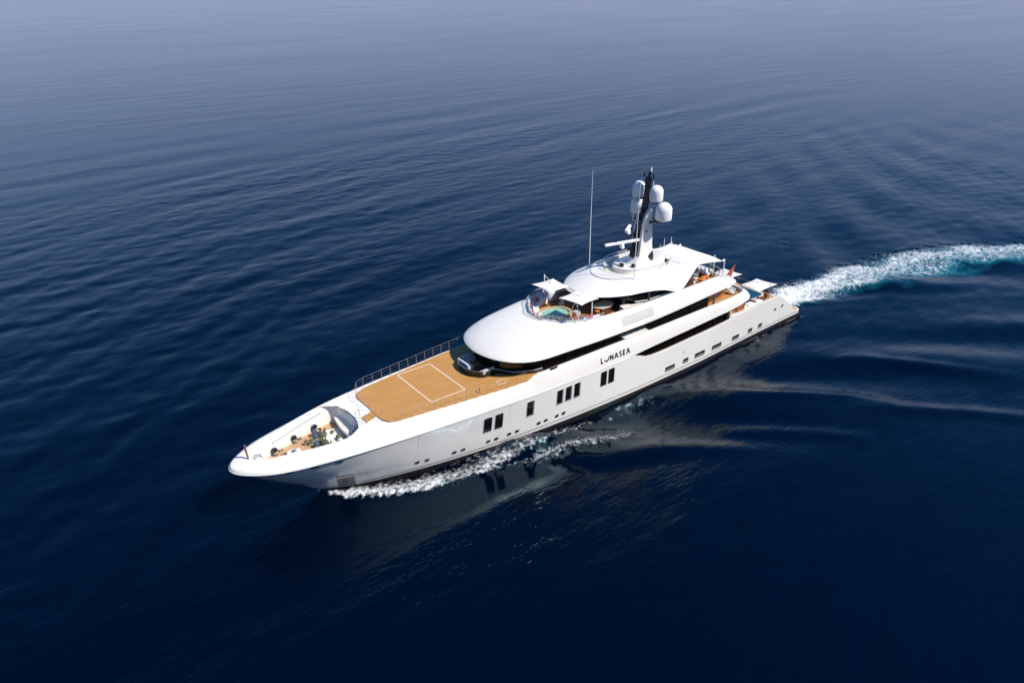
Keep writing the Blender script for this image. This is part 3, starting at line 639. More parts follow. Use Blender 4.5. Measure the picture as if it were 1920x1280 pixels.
for sgn in (1, -1):
    g = None
    for k in range(4):
        h0 = .34+.12*k; mb = MB()
        mb.loft([[cap_pt(s, h0, sgn) for s in np.linspace(41.6, 46.5, 8)], [cap_pt(s, h0+.036, sgn) for s in np.linspace(41.6, 46.5, 8)]])
        if g is None: g = obj('air_vent', mb, 'ventdark', Y_)
        else: obj('slot', mb, 'ventdark', g)
    obj('cap_rail', MB().tube([(float(p[0]), sgn*float(p[1]*.985), float(p[2])+.09) for p in cQs if p[0] > 41.5], .038, 6), 'railing', Y_)
    obj('seam_line', MB().tube([cap_pt(s, .90, sgn, .004) for s in np.linspace(42, 58, 30)], .018, 4), 'seam', capo)
# forward seating nook in front of the house
NK = [(24.55, 0), (24.62, -.8), (24.95, -1.6), (25.5, -2.1), (26.3, -2.28), (27.0, -2.25), (27.5, -2.5), (28.3, -3.6), (30.0, -4.55), (31.2, -4.8)]
nk = resample([(p[0], p[1], 0) for p in NK], 50)
for sgn in (1, -1):
    pass
mb = MB(); a_ = []; r0, r1, r2, r3 = [], [], [], []
hp = [(p[0], p[1]) for p in nk]; full = hp[::-1]+[(p[0], -p[1]) for p in hp[1:]]
for i, p in enumerate(full):
    a, b = full[max(i-1, 0)], full[min(i+1, len(full)-1)]; t = np.array([b[0]-a[0], b[1]-a[1]]); t /= np.linalg.norm(t); nn = np.array([t[1], -t[0]])
    q = (p[0]+nn[0]*.16, p[1]+nn[1]*.16)
    if q[0] < p[0] and abs(p[1]) < 2: q = (p[0]-nn[0]*.16, p[1]-nn[1]*.16)
    zt = 7.72 if p[0] < 26.6 else 7.72-.32*min(1, (p[0]-26.6)/1.0)
    r0.append((*p, 6.96)); r1.append((*p, zt)); r2.append((*q, zt)); r3.append((*q, 6.96))
mb.loft([r0, r1, r2, r3]); obj('nook_coaming', mb, 'black', Y_)
obj('coaming_rail', MB().tube([(p[0], p[1], p[2]+.03) for p in r1], .05, 6), 'chromed', Y_)
for nm, c, d, rz in (('nook_sofa', (25.35, .85, 7.22), (1.0, 2.0, .5), .0), ('nook_sofa', (26.3, 1.7, 7.22), (1.5, .8, .5), 0), ('nook_sofa', (26.2, -1.75, 7.22), (1.5, .75, .5), 0)):
    mb = MB(); mb.rbox((c[0], c[1], c[2]+.1), d, .2, rz); so_ = obj(nm, mb, 'silver', Y_)
    mb = MB(); mb.rbox((c[0]-.3 if d[1] > 1 else c[0], c[1] if d[1] > 1 else c[1]+math.copysign(.32, c[1]), c[2]+.42), (.3 if d[1] > 1 else d[0], d[1] if d[1] > 1 else .28, .5), .12, rz); obj('backrest', mb, 'silver', so_)
mb = MB(); mb.rbox((26.3, -.35, 7.3), (.9, 1.3, .08), .2); tb = obj('nook_table', mb, 'darkwood', Y_); obj('pedestal', MB().lathe([(.2, 0), (.07, .05), (.06, .36)], (26.3, -.35, 6.96), 10), 'steel', tb)

# --- forward cockpit on the bridge deck: pool, benches, glass screen
gl = [p for p in cQs if p[0] < 39.8]
g_ = [(float(p[0]), float(p[1]), 10.75) for p in gl]; gg = g_[::-1]+[(p[0], -p[1], p[2]) for p in g_[1:]]
mb = MB(); mb.loft([gg, [(p[0]-.16*(1 if p[0] < 36 else .3), p[1]*1.03, p[2]+.62) for p in gg]]); gs = obj('glass_screen', mb, 'clear', Y_)
obj('screen_rail', MB().tube([(p[0]-.16*(1 if p[0] < 36 else .3), p[1]*1.03, p[2]+.64) for p in gg], .03, 6), 'railing', gs)
for i in range(0, len(gg), 9):
    p = gg[i]; obj('screen_post', MB().tube([(p[0], p[1], p[2]), (p[0]-.1, p[1]*1.03, p[2]+.62)], .03, 6), 'chromed', gs)
o1, o2 = ell(36.5, -.35, 2.12, 1.66), ell(36.42, -.35, 1.86, 1.38)
mb = MB(); mb.loft([[(*p, 9.93) for p in o1], [(*p, 10.62) for p in o1], [(*p, 10.62) for p in o2], [(*p, 10.2) for p in o2]], True); rim = obj('jacuzzi', mb, 'teakpale', Y_)
mb = MB(); mb.loft([[(*p, 10.625) for p in ell(36.42, -.35, 1.88, 1.40)], [(*p, 10.30) for p in ell(36.42, -.35, 1.82, 1.34)], [(*p, 10.30) for p in ell(36.42, -.35, 1.66, 1.2)], [(*p, 9.96) for p in ell(36.42, -.35, 1.6, 1.15)]], True); obj('pool_shell', mb, 'cushionwhite', rim)
mb = MB(); mb.sheet([(*p, 10.50) for p in o2]); obj('pool_surface', mb, 'pool', rim, flat=True)
# built-in benches either side
def bench(path, w, z0, zs, hb, name):
    P = resample([(*p, 0) for p in path], 22)[:, :2]; r = [[] for _ in range(6)]; rb = [[] for _ in range(4)]
    for i, p in enumerate(P):
        t = P[min(i+1, 21)]-P[max(i-1, 0)]; t /= np.linalg.norm(t); nn = np.array([-t[1], t[0]])
        a, b, c = p, p+nn*w, p+nn*.26
        for k, (q, z) in enumerate(((b, z0), (b, zs-.06), (b-nn*.06, zs), (c, zs))): r[k].append((q[0], q[1], z))
        for k, (q, z) in enumerate(((c, zs), (c-nn*.05, hb), (a+nn*.05, hb), (a, zs))): rb[k].append((q[0], q[1], z))
    mb = MB(); mb.loft(r[:4]); be = obj(name, mb, 'cushionwhite', Y_); mb = MB(); mb.loft(rb); obj('backrest', mb, 'cushiongrey', be)
bench([(34.35, .3), (34.45, 1.2), (34.9, 1.95), (35.4, 2.75), (36.2, 3.55), (37.5, 4.2), (39.2, 4.65)], -.95, 9.93, 10.55, 11.0, 'curved_bench')
bench([(35.35, -2.55), (35.9, -3.3), (36.8, -3.92), (38.2, -4.45), (39.8, -4.72)], 1.0, 9.93, 10.66, 10.86, 'curved_bench')
mb = MB(); mb.rbox((39.4, 3.9, 10.55), (1.5, 1.3, 1.2), .5); obj('lounge_bolster', mb, 'cushiongrey', Y_)
for x, y in ((38.55, .55), (38.75, .95)):
    obj('pool_handrail', MB().tube([(x, y, 10.2), (x-.02, y, 11.35), (x-.28, y, 11.35), (x-.45, y, 10.5)], .028, 6), 'steel', rim)
obj('entry_hoop', MB().tube([(38.55+.05*i/12, -1.5+(-math.cos(math.pi*i/12))*.55, 10.55+.95*math.sin(math.pi*i/12)) for i in range(13)], .03, 6), 'steel', rim)
mb = MB(); mb.rbox((38.75, -1.45, 10.28), (.7, .8, .6), .15); obj('pool_step', mb, 'grey', rim)
mb = MB(); ob = [(40.4, -2.15), (41.2, -1.75), (42.7, -1.65), (43.1, -2.2), (43.0, -2.9), (42.2, -3.25), (41, -3.2)]; mb.prism(ob, 9.94, 10.78); br = obj('cockpit_bar', mb, 'darkwood', Y_)
mb = MB(); mb.prism([(41.75+(p[0]-41.75)*1.08, -2.45+(p[1]+2.45)*1.12) for p in ob], 10.78, 10.86); obj('counter_top', mb, 'beige', br)
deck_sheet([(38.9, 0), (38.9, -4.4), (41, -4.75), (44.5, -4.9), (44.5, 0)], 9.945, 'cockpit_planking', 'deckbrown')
for sgn in (1, -1):
    mb = MB(); ob = [(42.9, 5.02), (44.6, 5.1), (46, 5.14), (46, 4.6), (44.6, 4.2), (43.9, 3.5), (43.3, 3.6)]; mb.prism([(p[0], sgn*p[1]) for p in ob], 9.94, 10.72); obj('shoulder_moulding', mb, 'white', Y_)
mb = MB(); mb.rbox((44.0, -3.2, 10.9), (.6, .9, 1.9), .05); obj('equipment_locker', mb, 'black', Y_)
# bridge deck house
house([(43.9, 0), (44.0, -2.3), (44.5, -3.4), (45.4, -4.15), (46.6, -4.45), (52.0, -4.45), (52.3, -4.1), (52.3, 0)], 9.94, 12.35, 'bridge_deck_windows', 'glass', lean=.04)
for sgn in (1, -1):
    obj('sill_moulding', MB().tube([(45.2, sgn*4.05, 10.8), (46.6, sgn*4.55, 10.78), (52, sgn*4.55, 10.78)], .09, 6), 'chromed', Y_)
    obj('wing_pillar', MB().box((46.9, sgn*4.62, 11.4), (.16, .12, 1.5)), 'chromed', Y_)
# hardtop over the bridge deck
HP = [(39.25, 0, 12.2), (39.38, -1.0, 12.2), (39.85, -2.05, 12.2), (40.75, -3.0, 12.2), (42.0, -3.9, 12.2), (43.6, -4.62, 12.22), (45.4, -5.02, 12.2), (47.2, -5.17, 12.0), (48.8, -5.2, 11.66), (50.0, -5.2, 11.22), (50.9, -5.2, 10.92), (51.6, -5.2, 10.92), (52.3, -5.18, 11.25), (53.0, -5.13, 11.85), (53.8, -5.06, 12.55), (54.4, -5.0, 13.0), (54.7, -4.9, 13.12), (54.9, -3, 13.18), (55, 0, 13.2)]
HQ = [(43.0, 0, 13.16), (43.05, -.5, 13.16), (43.2, -1.0, 13.16), (43.6, -1.6, 13.17), (44.2, -2.2, 13.18), (45.0, -2.75, 13.2), (46.0, -3.2, 13.23), (47.2, -3.5, 13.26), (48.6, -3.6, 13.27), (49.8, -3.65, 13.27), (50.7, -3.65, 13.27), (51.4, -3.65, 13.27), (52.1, -3.65, 13.27), (52.8, -3.65, 13.27), (53.5, -3.62, 13.26), (54.1, -3.55, 13.25), (54.45, -3.4, 13.24), (54.6, -2.4, 13.24), (54.65, 0, 13.24)]
hPs, hQs = by_index(HP, 0, 8), by_index(HQ, 0, 8)
hPs[:, 2] = np.maximum(hPs[:, 2], 10.86)
PROF_H = [(0, 0), (.012, .04), (.04, .10), (.14, .24), (.34, .46), (.58, .70), (.82, .90), (1, 1)]
ht = obj('hardtop', side_loft(hPs, hQs, PROF_H), 'white', Y_)
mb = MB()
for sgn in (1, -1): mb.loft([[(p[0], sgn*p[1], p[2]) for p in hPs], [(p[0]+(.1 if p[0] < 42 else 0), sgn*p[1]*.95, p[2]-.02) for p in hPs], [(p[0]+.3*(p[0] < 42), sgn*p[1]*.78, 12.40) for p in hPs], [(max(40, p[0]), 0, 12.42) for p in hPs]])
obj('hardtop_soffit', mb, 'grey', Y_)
for sgn in (1, -1): obj('hardtop_pillar', MB().tube([(54.2, sgn*4.75, 10.8), (53.9, sgn*4.8, 12.6)], .12, 8), 'chromed', Y_)
# hardtop crown with a sunken walkway round the mast island
L = mirror([(p[0], p[1]) for p in hQs]); oval = ell(49.4, 0, 4.4, 3.1, 40, 2.2)
def at_angle(loop, c, angs):
    out = []
    for a in angs:
        d = np.array([math.cos(a), math.sin(a)]); best = None
        for i in range(len(loop)):
            p, q = np.array(loop[i][:2])-c, np.array(loop[(i+1) % len(loop)][:2])-c; e = q-p
            den = d[0]*e[1]-d[1]*e[0]
            if abs(den) < 1e-9: continue
            t = (p[0]*e[1]-p[1]*e[0])/den; u = (p[0]*d[1]-p[1]*d[0])/den
            if t > 0 and -1e-6 <= u <= 1+1e-6 and (best is None or t > best): best = t
        out.append(tuple(np.array(c)+d*best))
    return out
ang = np.linspace(0, 2*math.pi, 289)[:-1]; ctr = np.array([49.4, 0.0])
ro, ri = at_angle(L, ctr, ang), at_angle(oval, ctr, ang)
mb = MB(); mb.loft([[(*p, 13.24) for p in ro], [(*p, 13.29) for p in ri], [(*p, 12.88) for p in ri]], True); obj('hardtop_crown', mb, 'white', Y_)
mb = MB(); mb.sheet([(*p, 12.885) for p in ri]); obj('sun_deck_walkway', mb, 'sand', Y_, flat=True)
isl = ell(49.95, .15, 3.7, 2.12, 40, 2.3)
mb = MB(); mb.loft([[(*p, 12.88) for p in isl], [(*p, 13.42) for p in isl], [(49.9+(p[0]-49.9)*.96, p[1]*.95, 13.50) for p in isl]], True, cap1=True); obj('mast_island', mb, 'white', Y_)
gl2 = [p for p in ri if p[0] < 53.2]
i0 = max(range(len(ri)), key=lambda i: (ri[i][0] >= 53.2)*i if False else (0))
front_ = [p for a, p in zip(ang, ri) if 0.55 < a < 2*math.pi-0.55]
mb = MB(); mb.loft([[(*p, 13.29) for p in front_], [(49.4+(p[0]-49.4)*1.03, p[1]*1.03, 13.82) for p in front_]]); gs2 = obj('sun_deck_screen', mb, 'clear', Y_)
obj('screen_rail', MB().tube([(49.4+(p[0]-49.4)*1.03, p[1]*1.03, 13.83) for p in front_], .03, 6), 'steel', gs2)
for p in front_[::28]: obj('screen_post', MB().tube([(*p, 13.28), (49.4+(p[0]-49.4)*1.03, p[1]*1.03, 13.82)], .03, 6), 'white', gs2)
mb = MB(); mb.rbox((46.9, .55, 13.55), (.5, 1.2, .3), .1); obj('sun_pad', mb, 'cushiongrey', Y_)
for x, y in ((46.85, -.1), (47.75, -1.15)):
    mb = MB(); mb.rbox((x, y, 13.68), (.34, .5, .40), .06); obj('helm_seat', mb, 'black', Y_)
obj('crown_seam', MB().tube([(42.6, -2.6, 12.86), (43.8, -3.2, 12.93), (45.2, -3.7, 12.98), (46.4, -3.95, 13.02)], .007, 4), 'seam', ht)

# ------------------------------------------------------------------ mast
def poly_yz(pts, y0, y1): # prism across the ship from a side profile
    n = len(pts); vs = [(p[0], y0, p[1]) for p in pts]+[(p[0], y1, p[1]) for p in pts]
    return MB().add(vs, [tuple(range(n))[::-1], tuple(range(n, 2*n))]+[(i, (i+1) % n, n+(i+1) % n, n+i) for i in range(n)])
core = [(48.6, 13.5), (49.75, 13.5), (50.0, 15.8), (50.2, 17.9), (50.45, 19.9), (50.68, 22), (50.72, 23.4), (50.48, 23.4), (50.3, 21.5), (50.02, 19.9), (49.32, 18.0), (48.82, 15.9), (48.5, 14.4)]
MAST = obj('mast', poly_yz(core, -.36, .36), 'black', Y_)
ck = [(48.85, 13.45), (48.98, 14.3), (49.2, 16.2), (49.5, 18.1), (49.85, 19.1), (50.25, 19.75), (50.55, 19.9), (50.75, 19.75), (50.85, 18.2), (51.1, 15.0), (51.3, 14.35), (51.2, 13.45)]
for sgn in (1, -1):
    mb = poly_yz(ck, sgn*.44, sgn*.80); 
    for i, v in enumerate(mb.v):       # cheeks lean in with height
        mb.v[i] = (v[0], v[1]-sgn*.08*max(0, (v[2]-13.4)/6.5), v[2])
    obj('mast_cheek', mb, 'white', MAST)
    tri = [(49.95, 13.52), (51.32, 13.52), (51.36, 14.0), (51.16, 14.7), (50.6, 14.3)]
    obj('mast_heel', poly_yz(tri, sgn*.5, sgn*.84), 'black', MAST)
mb = MB(); mb.lathe([(1.75, 0), (1.5, .15), (1.2, .6), (1.05, .9)], (49.6, 0, 13.42), 20); obj('mast_foot', mb, 'white', MAST)
obj('topmast', MB().tube([(50.65, 0, 23.2), (50.7, 0, 24.0)], [.18, .12], 8), 'black', MAST)
obj('signal_yard', MB().tube([(50.6, -.75, 23.35), (50.6, .75, 23.35)], .06, 6).tube([(50.6, -.72, 23.3), (50.6, -.72, 23.75)], .07, 6).tube([(50.6, .72, 23.3), (50.6, .72, 23.75)], .07, 6).tube([(50.6, -.75, 23.75), (50.6, .75, 23.75)], .04, 6), 'black', MAST)
obj('masthead_light', MB().lathe([(.09, 0), (.1, .05), (.1, .36), (.04, .45)], (50.75, -.15, 23.98), 10), 'cushionwhite', MAST)
obj('cross_arm', MB().tube([(50.4, -1.3, 22.3), (50.4, 1.3, 22.3)], .05, 6), 'black', MAST)
for y in (-.95, .95): obj('small_aerial', MB().tube([(50.4, y, 22.3), (50.4, y, 23.1)], [.06, .03], 6), 'cushionwhite', MAST)
def radome(x, y, z, r, h):
    n = 7; prof = [(r*.80, 0), (r*.96, .06), (r, .16), (r*1.0, h-r*.95)]+[(r*math.cos(a), h-r*.95+r*.95*math.sin(a)) for a in np.linspace(0.15, math.pi/2, 8)[:-1]]+[(.01, h)]
    d = obj('radome', MB().lathe(prof, (x, y, z), 24), 'cushionwhite', MAST)
    obj('radome_bracket', MB().box((x, y*.75, z-.09), (.5, abs(y)*.9, .14)).lathe([(r*.5, -.14), (r*.7, -.02), (r*.7, .0)], (x, y, z), 16), 'black', MAST)
for sgn in (1, -1):
    radome(50.55, sgn*1.36, 20.88, .76, 1.80); radome(51.3, sgn*1.98, 18.66, .94, 2.05); obj('radome_arm', MB().tube([(50.3, sgn*.4, 18.05), (50.6, sgn*1.0, 18.3), (51.3, sgn*1.95, 18.56)], [.17, .15, .20], 6), 'black', MAST)
def radar(x0, x1, z, yaw, L, name='radar_scanner'):
    b = obj(name, MB().box((x0, 0, z), (.42, .42, .55), 0, .85), 'cushionwhite', MAST)
    obj('scanner_bar', MB().box((x0, 0, z+.40), (L, .30, .24), yaw), 'cushionwhite', b)
    obj('radar_platform', MB().box(((x0+x1)/2, 0, z-.34), (x1-x0+.5, .62, .12)).box(((x0+x1)/2+.6, 0, z-.6), ((x1-x0)*.6, .3, .42)), 'black', MAST)
radar(46.85, 49.2, 16.0, R(-13), 4.5)
radar(47.75, 49.4, 17.55, R(34), 2.7)
obj('searchlight', MB().lathe([(.16, 0), (.3, .1), (.32, .45), (.2, .6)], (49.0, .55, 18.55), 12), 'steel', MAST)
obj('horn_cluster', MB().tube([(48.9, .3, 19.0), (48.5, .35, 19.0)], [.1, .22], 8).tube([(48.9, .6, 19.15), (48.5, .65, 19.15)], [.08, .18], 8), 'chromed', MAST)
obj('camera_pod', MB().lathe([(.1, 0), (.26, .1), (.26, .4), (.1, .55)], (49.55, .25, 19.4), 12), 'cushionwhite', MAST)
obj('side_light', MB().box((49.9, -.86, 17.3), (.16, .1, .16)), 'black', MAST)
for y in (3.3, -3.3):
    a = obj('whip_antenna', MB().tube([(44.9+.8*(y < 0), y, 12.9), (44.92+.8*(y < 0), y, 18.8), (45.0+.8*(y < 0), y, 24.4)], [.05, .04, .018], 6), 'cushionwhite', Y_)
    obj('antenna_base', MB().lathe([(.12, 0), (.12, .1), (.07, .3)], (44.9+.8*(y < 0), y, 12.75), 8), 'grey', a)
for x, y, h in ((54.5, 1.0, 1.0), (55.0, .85, 1.75), (56.4, 1.0, 1.6)): obj('stub_antenna', MB().tube([(x, y, 13.1), (x+.05, y, 13.2+h)], [.045, .025], 6), 'cushionwhite', Y_)

# ------------------------------------------------------------------ name on the topside
def up_pt(s, z, sgn, off=.02):
    hs = [q[1] for q in PROF_UP]; ws = [q[0] for q in PROF_UP]
    z0 = float(np.interp(s, uPs[:, 0], uPs[:, 2])); z1 = float(np.interp(s, uQs[:, 0], uQs[:, 2])); h = (z-z0)/(z1-z0); w = float(np.interp(h, hs, ws))
    y0 = float(np.interp(s, uPs[:, 0], -uPs[:, 1])); y1 = float(np.interp(s, uQs[:, 0], -uQs[:, 1])); return (s, sgn*(y0+(y1-y0)*w+off), z)
def letter_mesh(polys, s0, z0, h, mir=False):
    mb = MB()
    for poly in polys:
        # subdivide quads so the strokes follow the curved side
        n = len(poly)
        a, b, c, d = [np.array(p) for p in poly]
        grid = [[(a*(1-u)+b*u)*(1-v)+(d*(1-u)+c*u)*v for u in np.linspace(0, 1, 5)] for v in np.linspace(0, 1, 5)]
        mb.loft([[up_pt(s0+q[0]*h, z0+q[1]*h, -1) for q in row] for row in grid])
    return mb
def bar(x0, y0, x1, y1, w):
    d = np.array([x1-x0, y1-y0]); d /= np.linalg.norm(d); n_ = np.array([-d[1], d[0]])*w/2; a, b = np.array([x0, y0]), np.array([x1, y1]); return [tuple(a+n_), tuple(b+n_), tuple(b-n_), tuple(a-n_)]
T = .235
def arcs(cx_, cy2, r, a0, a1, w, n=8):
    out = []; A = np.linspace(R(a0), R(a1), n+1)
    for p, q in zip(A[:-1], A[1:]): out.append([(cx_+(r+w/2)*math.cos(p), cy2+(r+w/2)*math.sin(p)), (cx_+(r+w/2)*math.cos(q), cy2+(r+w/2)*math.sin(q)), (cx_+(r-w/2)*math.cos(q), cy2+(r-w/2)*math.sin(q)), (cx_+(r-w/2)*math.cos(p), cy2+(r-w/2)*math.sin(p))])
    return out
def crescent():
    out = []; A = np.linspace(R(185), R(400), 17)
    def pt(a, inner):
        t = (a-R(185))/(R(215)); w = .02+.30*math.sin(math.pi*min(1, max(0, t)))**.8; r = .60-(w if inner else 0); return (.5+r*math.cos(a), .60+r*math.sin(a))
    for p, q in zip(A[:-1], A[1:]): out.append([pt(p, 0), pt(q, 0), pt(q, 1), pt(p, 1)])
    return out
GL = {
 'L': ([bar(.08, 0, .08, 1, T), bar(.0, .08, .55, .08, T)], .55),
 'U': (crescent(), 1.0),
 'N': ([bar(.08, 0, .08, 1, T), bar(.68, 0, .68, 1, T), bar(.06, .96, .70, .04, T)], .76),
 'A': ([bar(.05, 0, .42, 1, T), bar(.79, 0, .42, 1, T), bar(.2, .30, .64, .30, .14)], .84),
 'S': (arcs(.30, .74, .19, 20, 270, T)+arcs(.30, .27, .20, 90, -160, T), .60),
 'E': ([bar(.08, 0, .08, 1, T), bar(0, .08, .55, .08, T), bar(0, .5, .5, .5, T), bar(0, .92, .55, .92, T)], .55),
}
x = 38.3
tot = [GL[c][1] for c in 'LUNASEA']; hh = .65; gap = (4.4-sum(tot)*hh)/6
nm = None
for c in 'LUNASEA':
    pl_, wd = GL[c]; mb = letter_mesh(pl_, x, 6.02, hh); x += wd*hh+gap
    if nm is None: nm = obj('name_lettering', mb, 'black', Y_, flat=True)
    else: obj('letter', mb, 'black', nm, flat=True)
# ------------------------------------------------------------------ things standing on the decks
def dup_at(root, loc, rz, label, group=None): return dup(root, loc, rz, label, group)
# tub armchair
def tub_chair(loc, rz, label, group):
    t = thing('tub_armchair', label, 'armchair', loc, 0, group)
    x, y, z = loc
    mb = MB(); mb.rbox((x, y, z+.26), (.86, .86, .28), .36); obj('seat', mb, 'cushionwhite', t)
    mb = MB(); r0, r1, r2, r3 = [], [], [], []
    for k in range(19):
        a = R(-125+250*k/18); h = .82-.22*abs(k-9)/9
        for r_, rad, zz in ((r0, .44, .14), (r1, .52, h-.03), (r2, .42, h), (r3, .36, .38)): r_.append((x+rad*math.cos(a), y+rad*math.sin(a), z+zz))
    mb.loft([r0, r1, r2, r3]); obj('backrest', mb, 'cushionwhite', t)
    mb = MB(); mb.rbox((x, y, z+.45), (.70, .66, .14), .28); obj('seat_cushion', mb, 'cushiongrey', t)
    mb = MB(); mb.rbox((x+.22, y, z+.62), (.16, .46, .34), .08); obj('back_pillow', mb, 'cushiongrey', t)
    for a in (45, 135, 225, 315): obj('leg', MB().tube([(x+.3*math.cos(R(a)), y+.3*math.sin(R(a)), z), (x+.27*math.cos(R(a)), y+.27*math.sin(R(a)), z+.14)], .035, 6), 'wood', t)
    t.rotation_euler = (0, 0, rz); return t
AC = tub_chair((59.5, -1.35, 9.95), R(110), 'white tub armchair under the stern awning, nearer the hardtop of the two', 'white tub armchairs on the aft decks')
dup(AC, (59.75, -2.3, 9.95), R(60), 'white tub armchair under the stern awning, nearer the potted plant of the two', 'white tub armchairs on the aft decks')
dup(AC, (63.1, -3.9, 6.97), R(60), 'white tub armchair on the middle aft deck, beside the curved rail', 'white tub armchairs on the aft decks')
dup(AC, (62.4, -2.9, 6.97), R(130), 'white tub armchair on the middle aft deck, tucked behind its neighbour', 'white tub armchairs on the aft decks')
# bar stools
def stool(loc, label):
    t = thing('bar_stool', label, 'bar stool', loc, 0, 'bar stools at the stern bar'); x, y, z = loc
    mb = MB(); mb.rbox((x, y, z+.74), (.46, .48, .12), .1); obj('seat', mb, 'cushionwhite', t)
    mb = MB(); mb.rbox((x+.2, y, z+.96), (.08, .46, .36), .04); obj('backrest', mb, 'cushionwhite', t)
    for a, b in ((-.18, -.18), (.18, -.18), (.18, .18), (-.18, .18)): obj('leg', MB().tube([(x+a*1.15, y+b*1.15, z), (x+a, y+b, z+.7)], .03, 6), 'orangewood', t)
    obj('footrest', MB().tube([(x-.2, y-.2, z+.28), (x+.2, y-.2, z+.28), (x+.2, y+.2, z+.28), (x-.2, y+.2, z+.28), (x-.2, y-.2, z+.28)], .016, 5), 'orangewood', t)
    return t
ST = stool((56.3, -3.35, 9.95), 'tall white-topped wooden stool at the stern bar, nearest the bulwark')
dup(ST, (56.5, -2.55, 9.95), R(8), 'tall white-topped wooden stool at the stern bar, half hidden under the awning edge')
t = thing('bar_cabinet', 'low cabinet with a dark front and pale grey side beside the stern stools', 'cabinet', (55.2, -3.3, 9.95))
mb = MB(); mb.rbox((55.2, -3.3, 10.4), (.7, 1.5, .9), .05); obj('cabinet_body', mb, 'cushiongrey', t); mb = MB(); mb.rbox((55.2, -3.3, 10.88), (.8, 1.6, .06), .05); obj('cabinet_top', mb, 'wine', t)
t = thing('lantern', 'small amber lantern on the deck by the hardtop wing', 'lantern', (54.55, -4.3, 9.95))
mb = MB(); mb.lathe([(.13, .05), (.14, .1), (.14, .42), (.08, .5)], (54.55, -4.3, 9.95), 8); obj('lamp_glass', mb, 'amber', t); obj('lantern_base', MB().lathe([(.16, 0), (.16, .05)], (54.55, -4.3, 9.95), 8), 'black', t)
# tables
def table(loc, w, d, h, m_, label, group=None):
    t = thing('low_table', label, 'table', loc, 0, group); x, y, z = loc
    mb = MB(); mb.rbox((x, y, z+h-.03), (w, d, .06), min(w, d)*.3); obj('table_top', mb, m_, t)
    for a, b in ((-1, -1), (1, -1), (1, 1), (-1, 1)): obj('leg', MB().tube([(x+a*w*.36, y+b*d*.36, z), (x+a*w*.32, y+b*d*.32, z+h-.06)], .03, 6), m_, t)
    return t
TB = table((58.15, -3.35, 9.95), .85, .6, .48, 'orangewood', 'small orange wooden table on the stern deck between stools and planter', 'small wooden side tables under the stern awning')
dup(TB, (57.35, -3.75, 9.95), R(25), 'small orange wooden table on the stern deck, the one nearer the bulwark', 'small wooden side tables under the stern awning')
# sofas
def sofa(loc, L, D, rz, label, seat='cushiongrey', back='cushionwhite', base='brownrope'):
    t = thing('deck_sofa', label, 'sofa', loc); x, y, z = loc
    mb = MB(); mb.rbox((x, y, z+.16), (L, D, .30), .1); obj('base', mb, base, t)
    mb = MB(); mb.rbox((x, y-.06*D, z+.40), (L*.96, D*.84, .2), .1); obj('seat_cushion', mb, seat, t)
    mb = MB(); mb.rbox((x, y+D*.40, z+.56), (L, D*.2, .5), .08); obj('backrest', mb, back, t)
    for sx_ in (-1, 1): mb = MB(); mb.rbox((x+sx_*L*.47, y, z+.42), (L*.06, D*.9, .3), .03); obj('armrest', mb, base, t)
    t.rotation_euler = (0, 0, rz); return t
sofa((58.0, -1.9, 9.95), 2.2, .85, R(200), 'pale grey sofa on a woven base under the stern awning')
sofa((59.3, -2.75, 9.95), 1.3, .7, R(15), 'short backed grey daybed under the stern awning, in front of the armchairs')
sofa((64.0, -1.5, 6.97), 2.6, .85, R(90), 'wine red sofa on the middle aft deck, behind the curved bulwark', 'wine', 'wine', 'brownrope')
# sun loungers on the main deck, wine-red mattresses
def lounger(loc, rz, label):
    t = thing('sun_lounger', label, 'sun lounger', loc, 0, 'sun loungers on the lowest aft deck'); x, y, z = loc
    mb = MB(); mb.rbox((x, y, z+.20), (2.0, 1.2, .16), .1); obj('frame', mb, 'cushionwhite', t)
    mb = MB(); mb.rbox((x, y, z+.36), (1.95, 1.15, .17), .12); obj('mattress', mb, 'wine', t)
    mb = MB(); mb.rbox((x+.8, y, z+.55), (.32, 1.0, .18), .08); obj('headrest', mb, 'wine', t)
    t.rotation_euler = (0, 0, rz); return t
LG = lounger((69.5, -3.75, 3.73), R(12), 'large wine red sun lounger on the lowest aft deck, under the near parasol')
dup(LG, (67.9, -3.6, 3.73), R(8), 'wine red sun lounger half hidden by the bulwark, forward of the larger one', 'sun loungers on the lowest aft deck')
def towel(c, d, rz, label):
    mb = MB(); n = 6
    P = [[(c[0]+(u*d[0])*math.cos(rz)-(v*d[1])*math.sin(rz), c[1]+u*d[0]*math.sin(rz)+v*d[1]*math.cos(rz), c[2]+.03*math.sin(7*u+2)*math.cos(5*v)) for u in np.linspace(-.5, .5, n)] for v in np.linspace(-.5, .5, n)]
    mb.loft(P); mb.loft([[(p[0], p[1], p[2]-.035) for p in r_] for r_ in P]); o = obj('towel', mb, 'cushionwhite'); return tag(o, label, 'towel', 'white towels spread on the loungers')
towel((69.5, -3.72, 4.23), (1.6, .95), R(12), 'white towel spread over the larger wine red lounger')
towel((67.9, -3.6, 4.23), (1.5, .9), R(8), 'white towel on the forward lounger, half hidden by the bulwark')
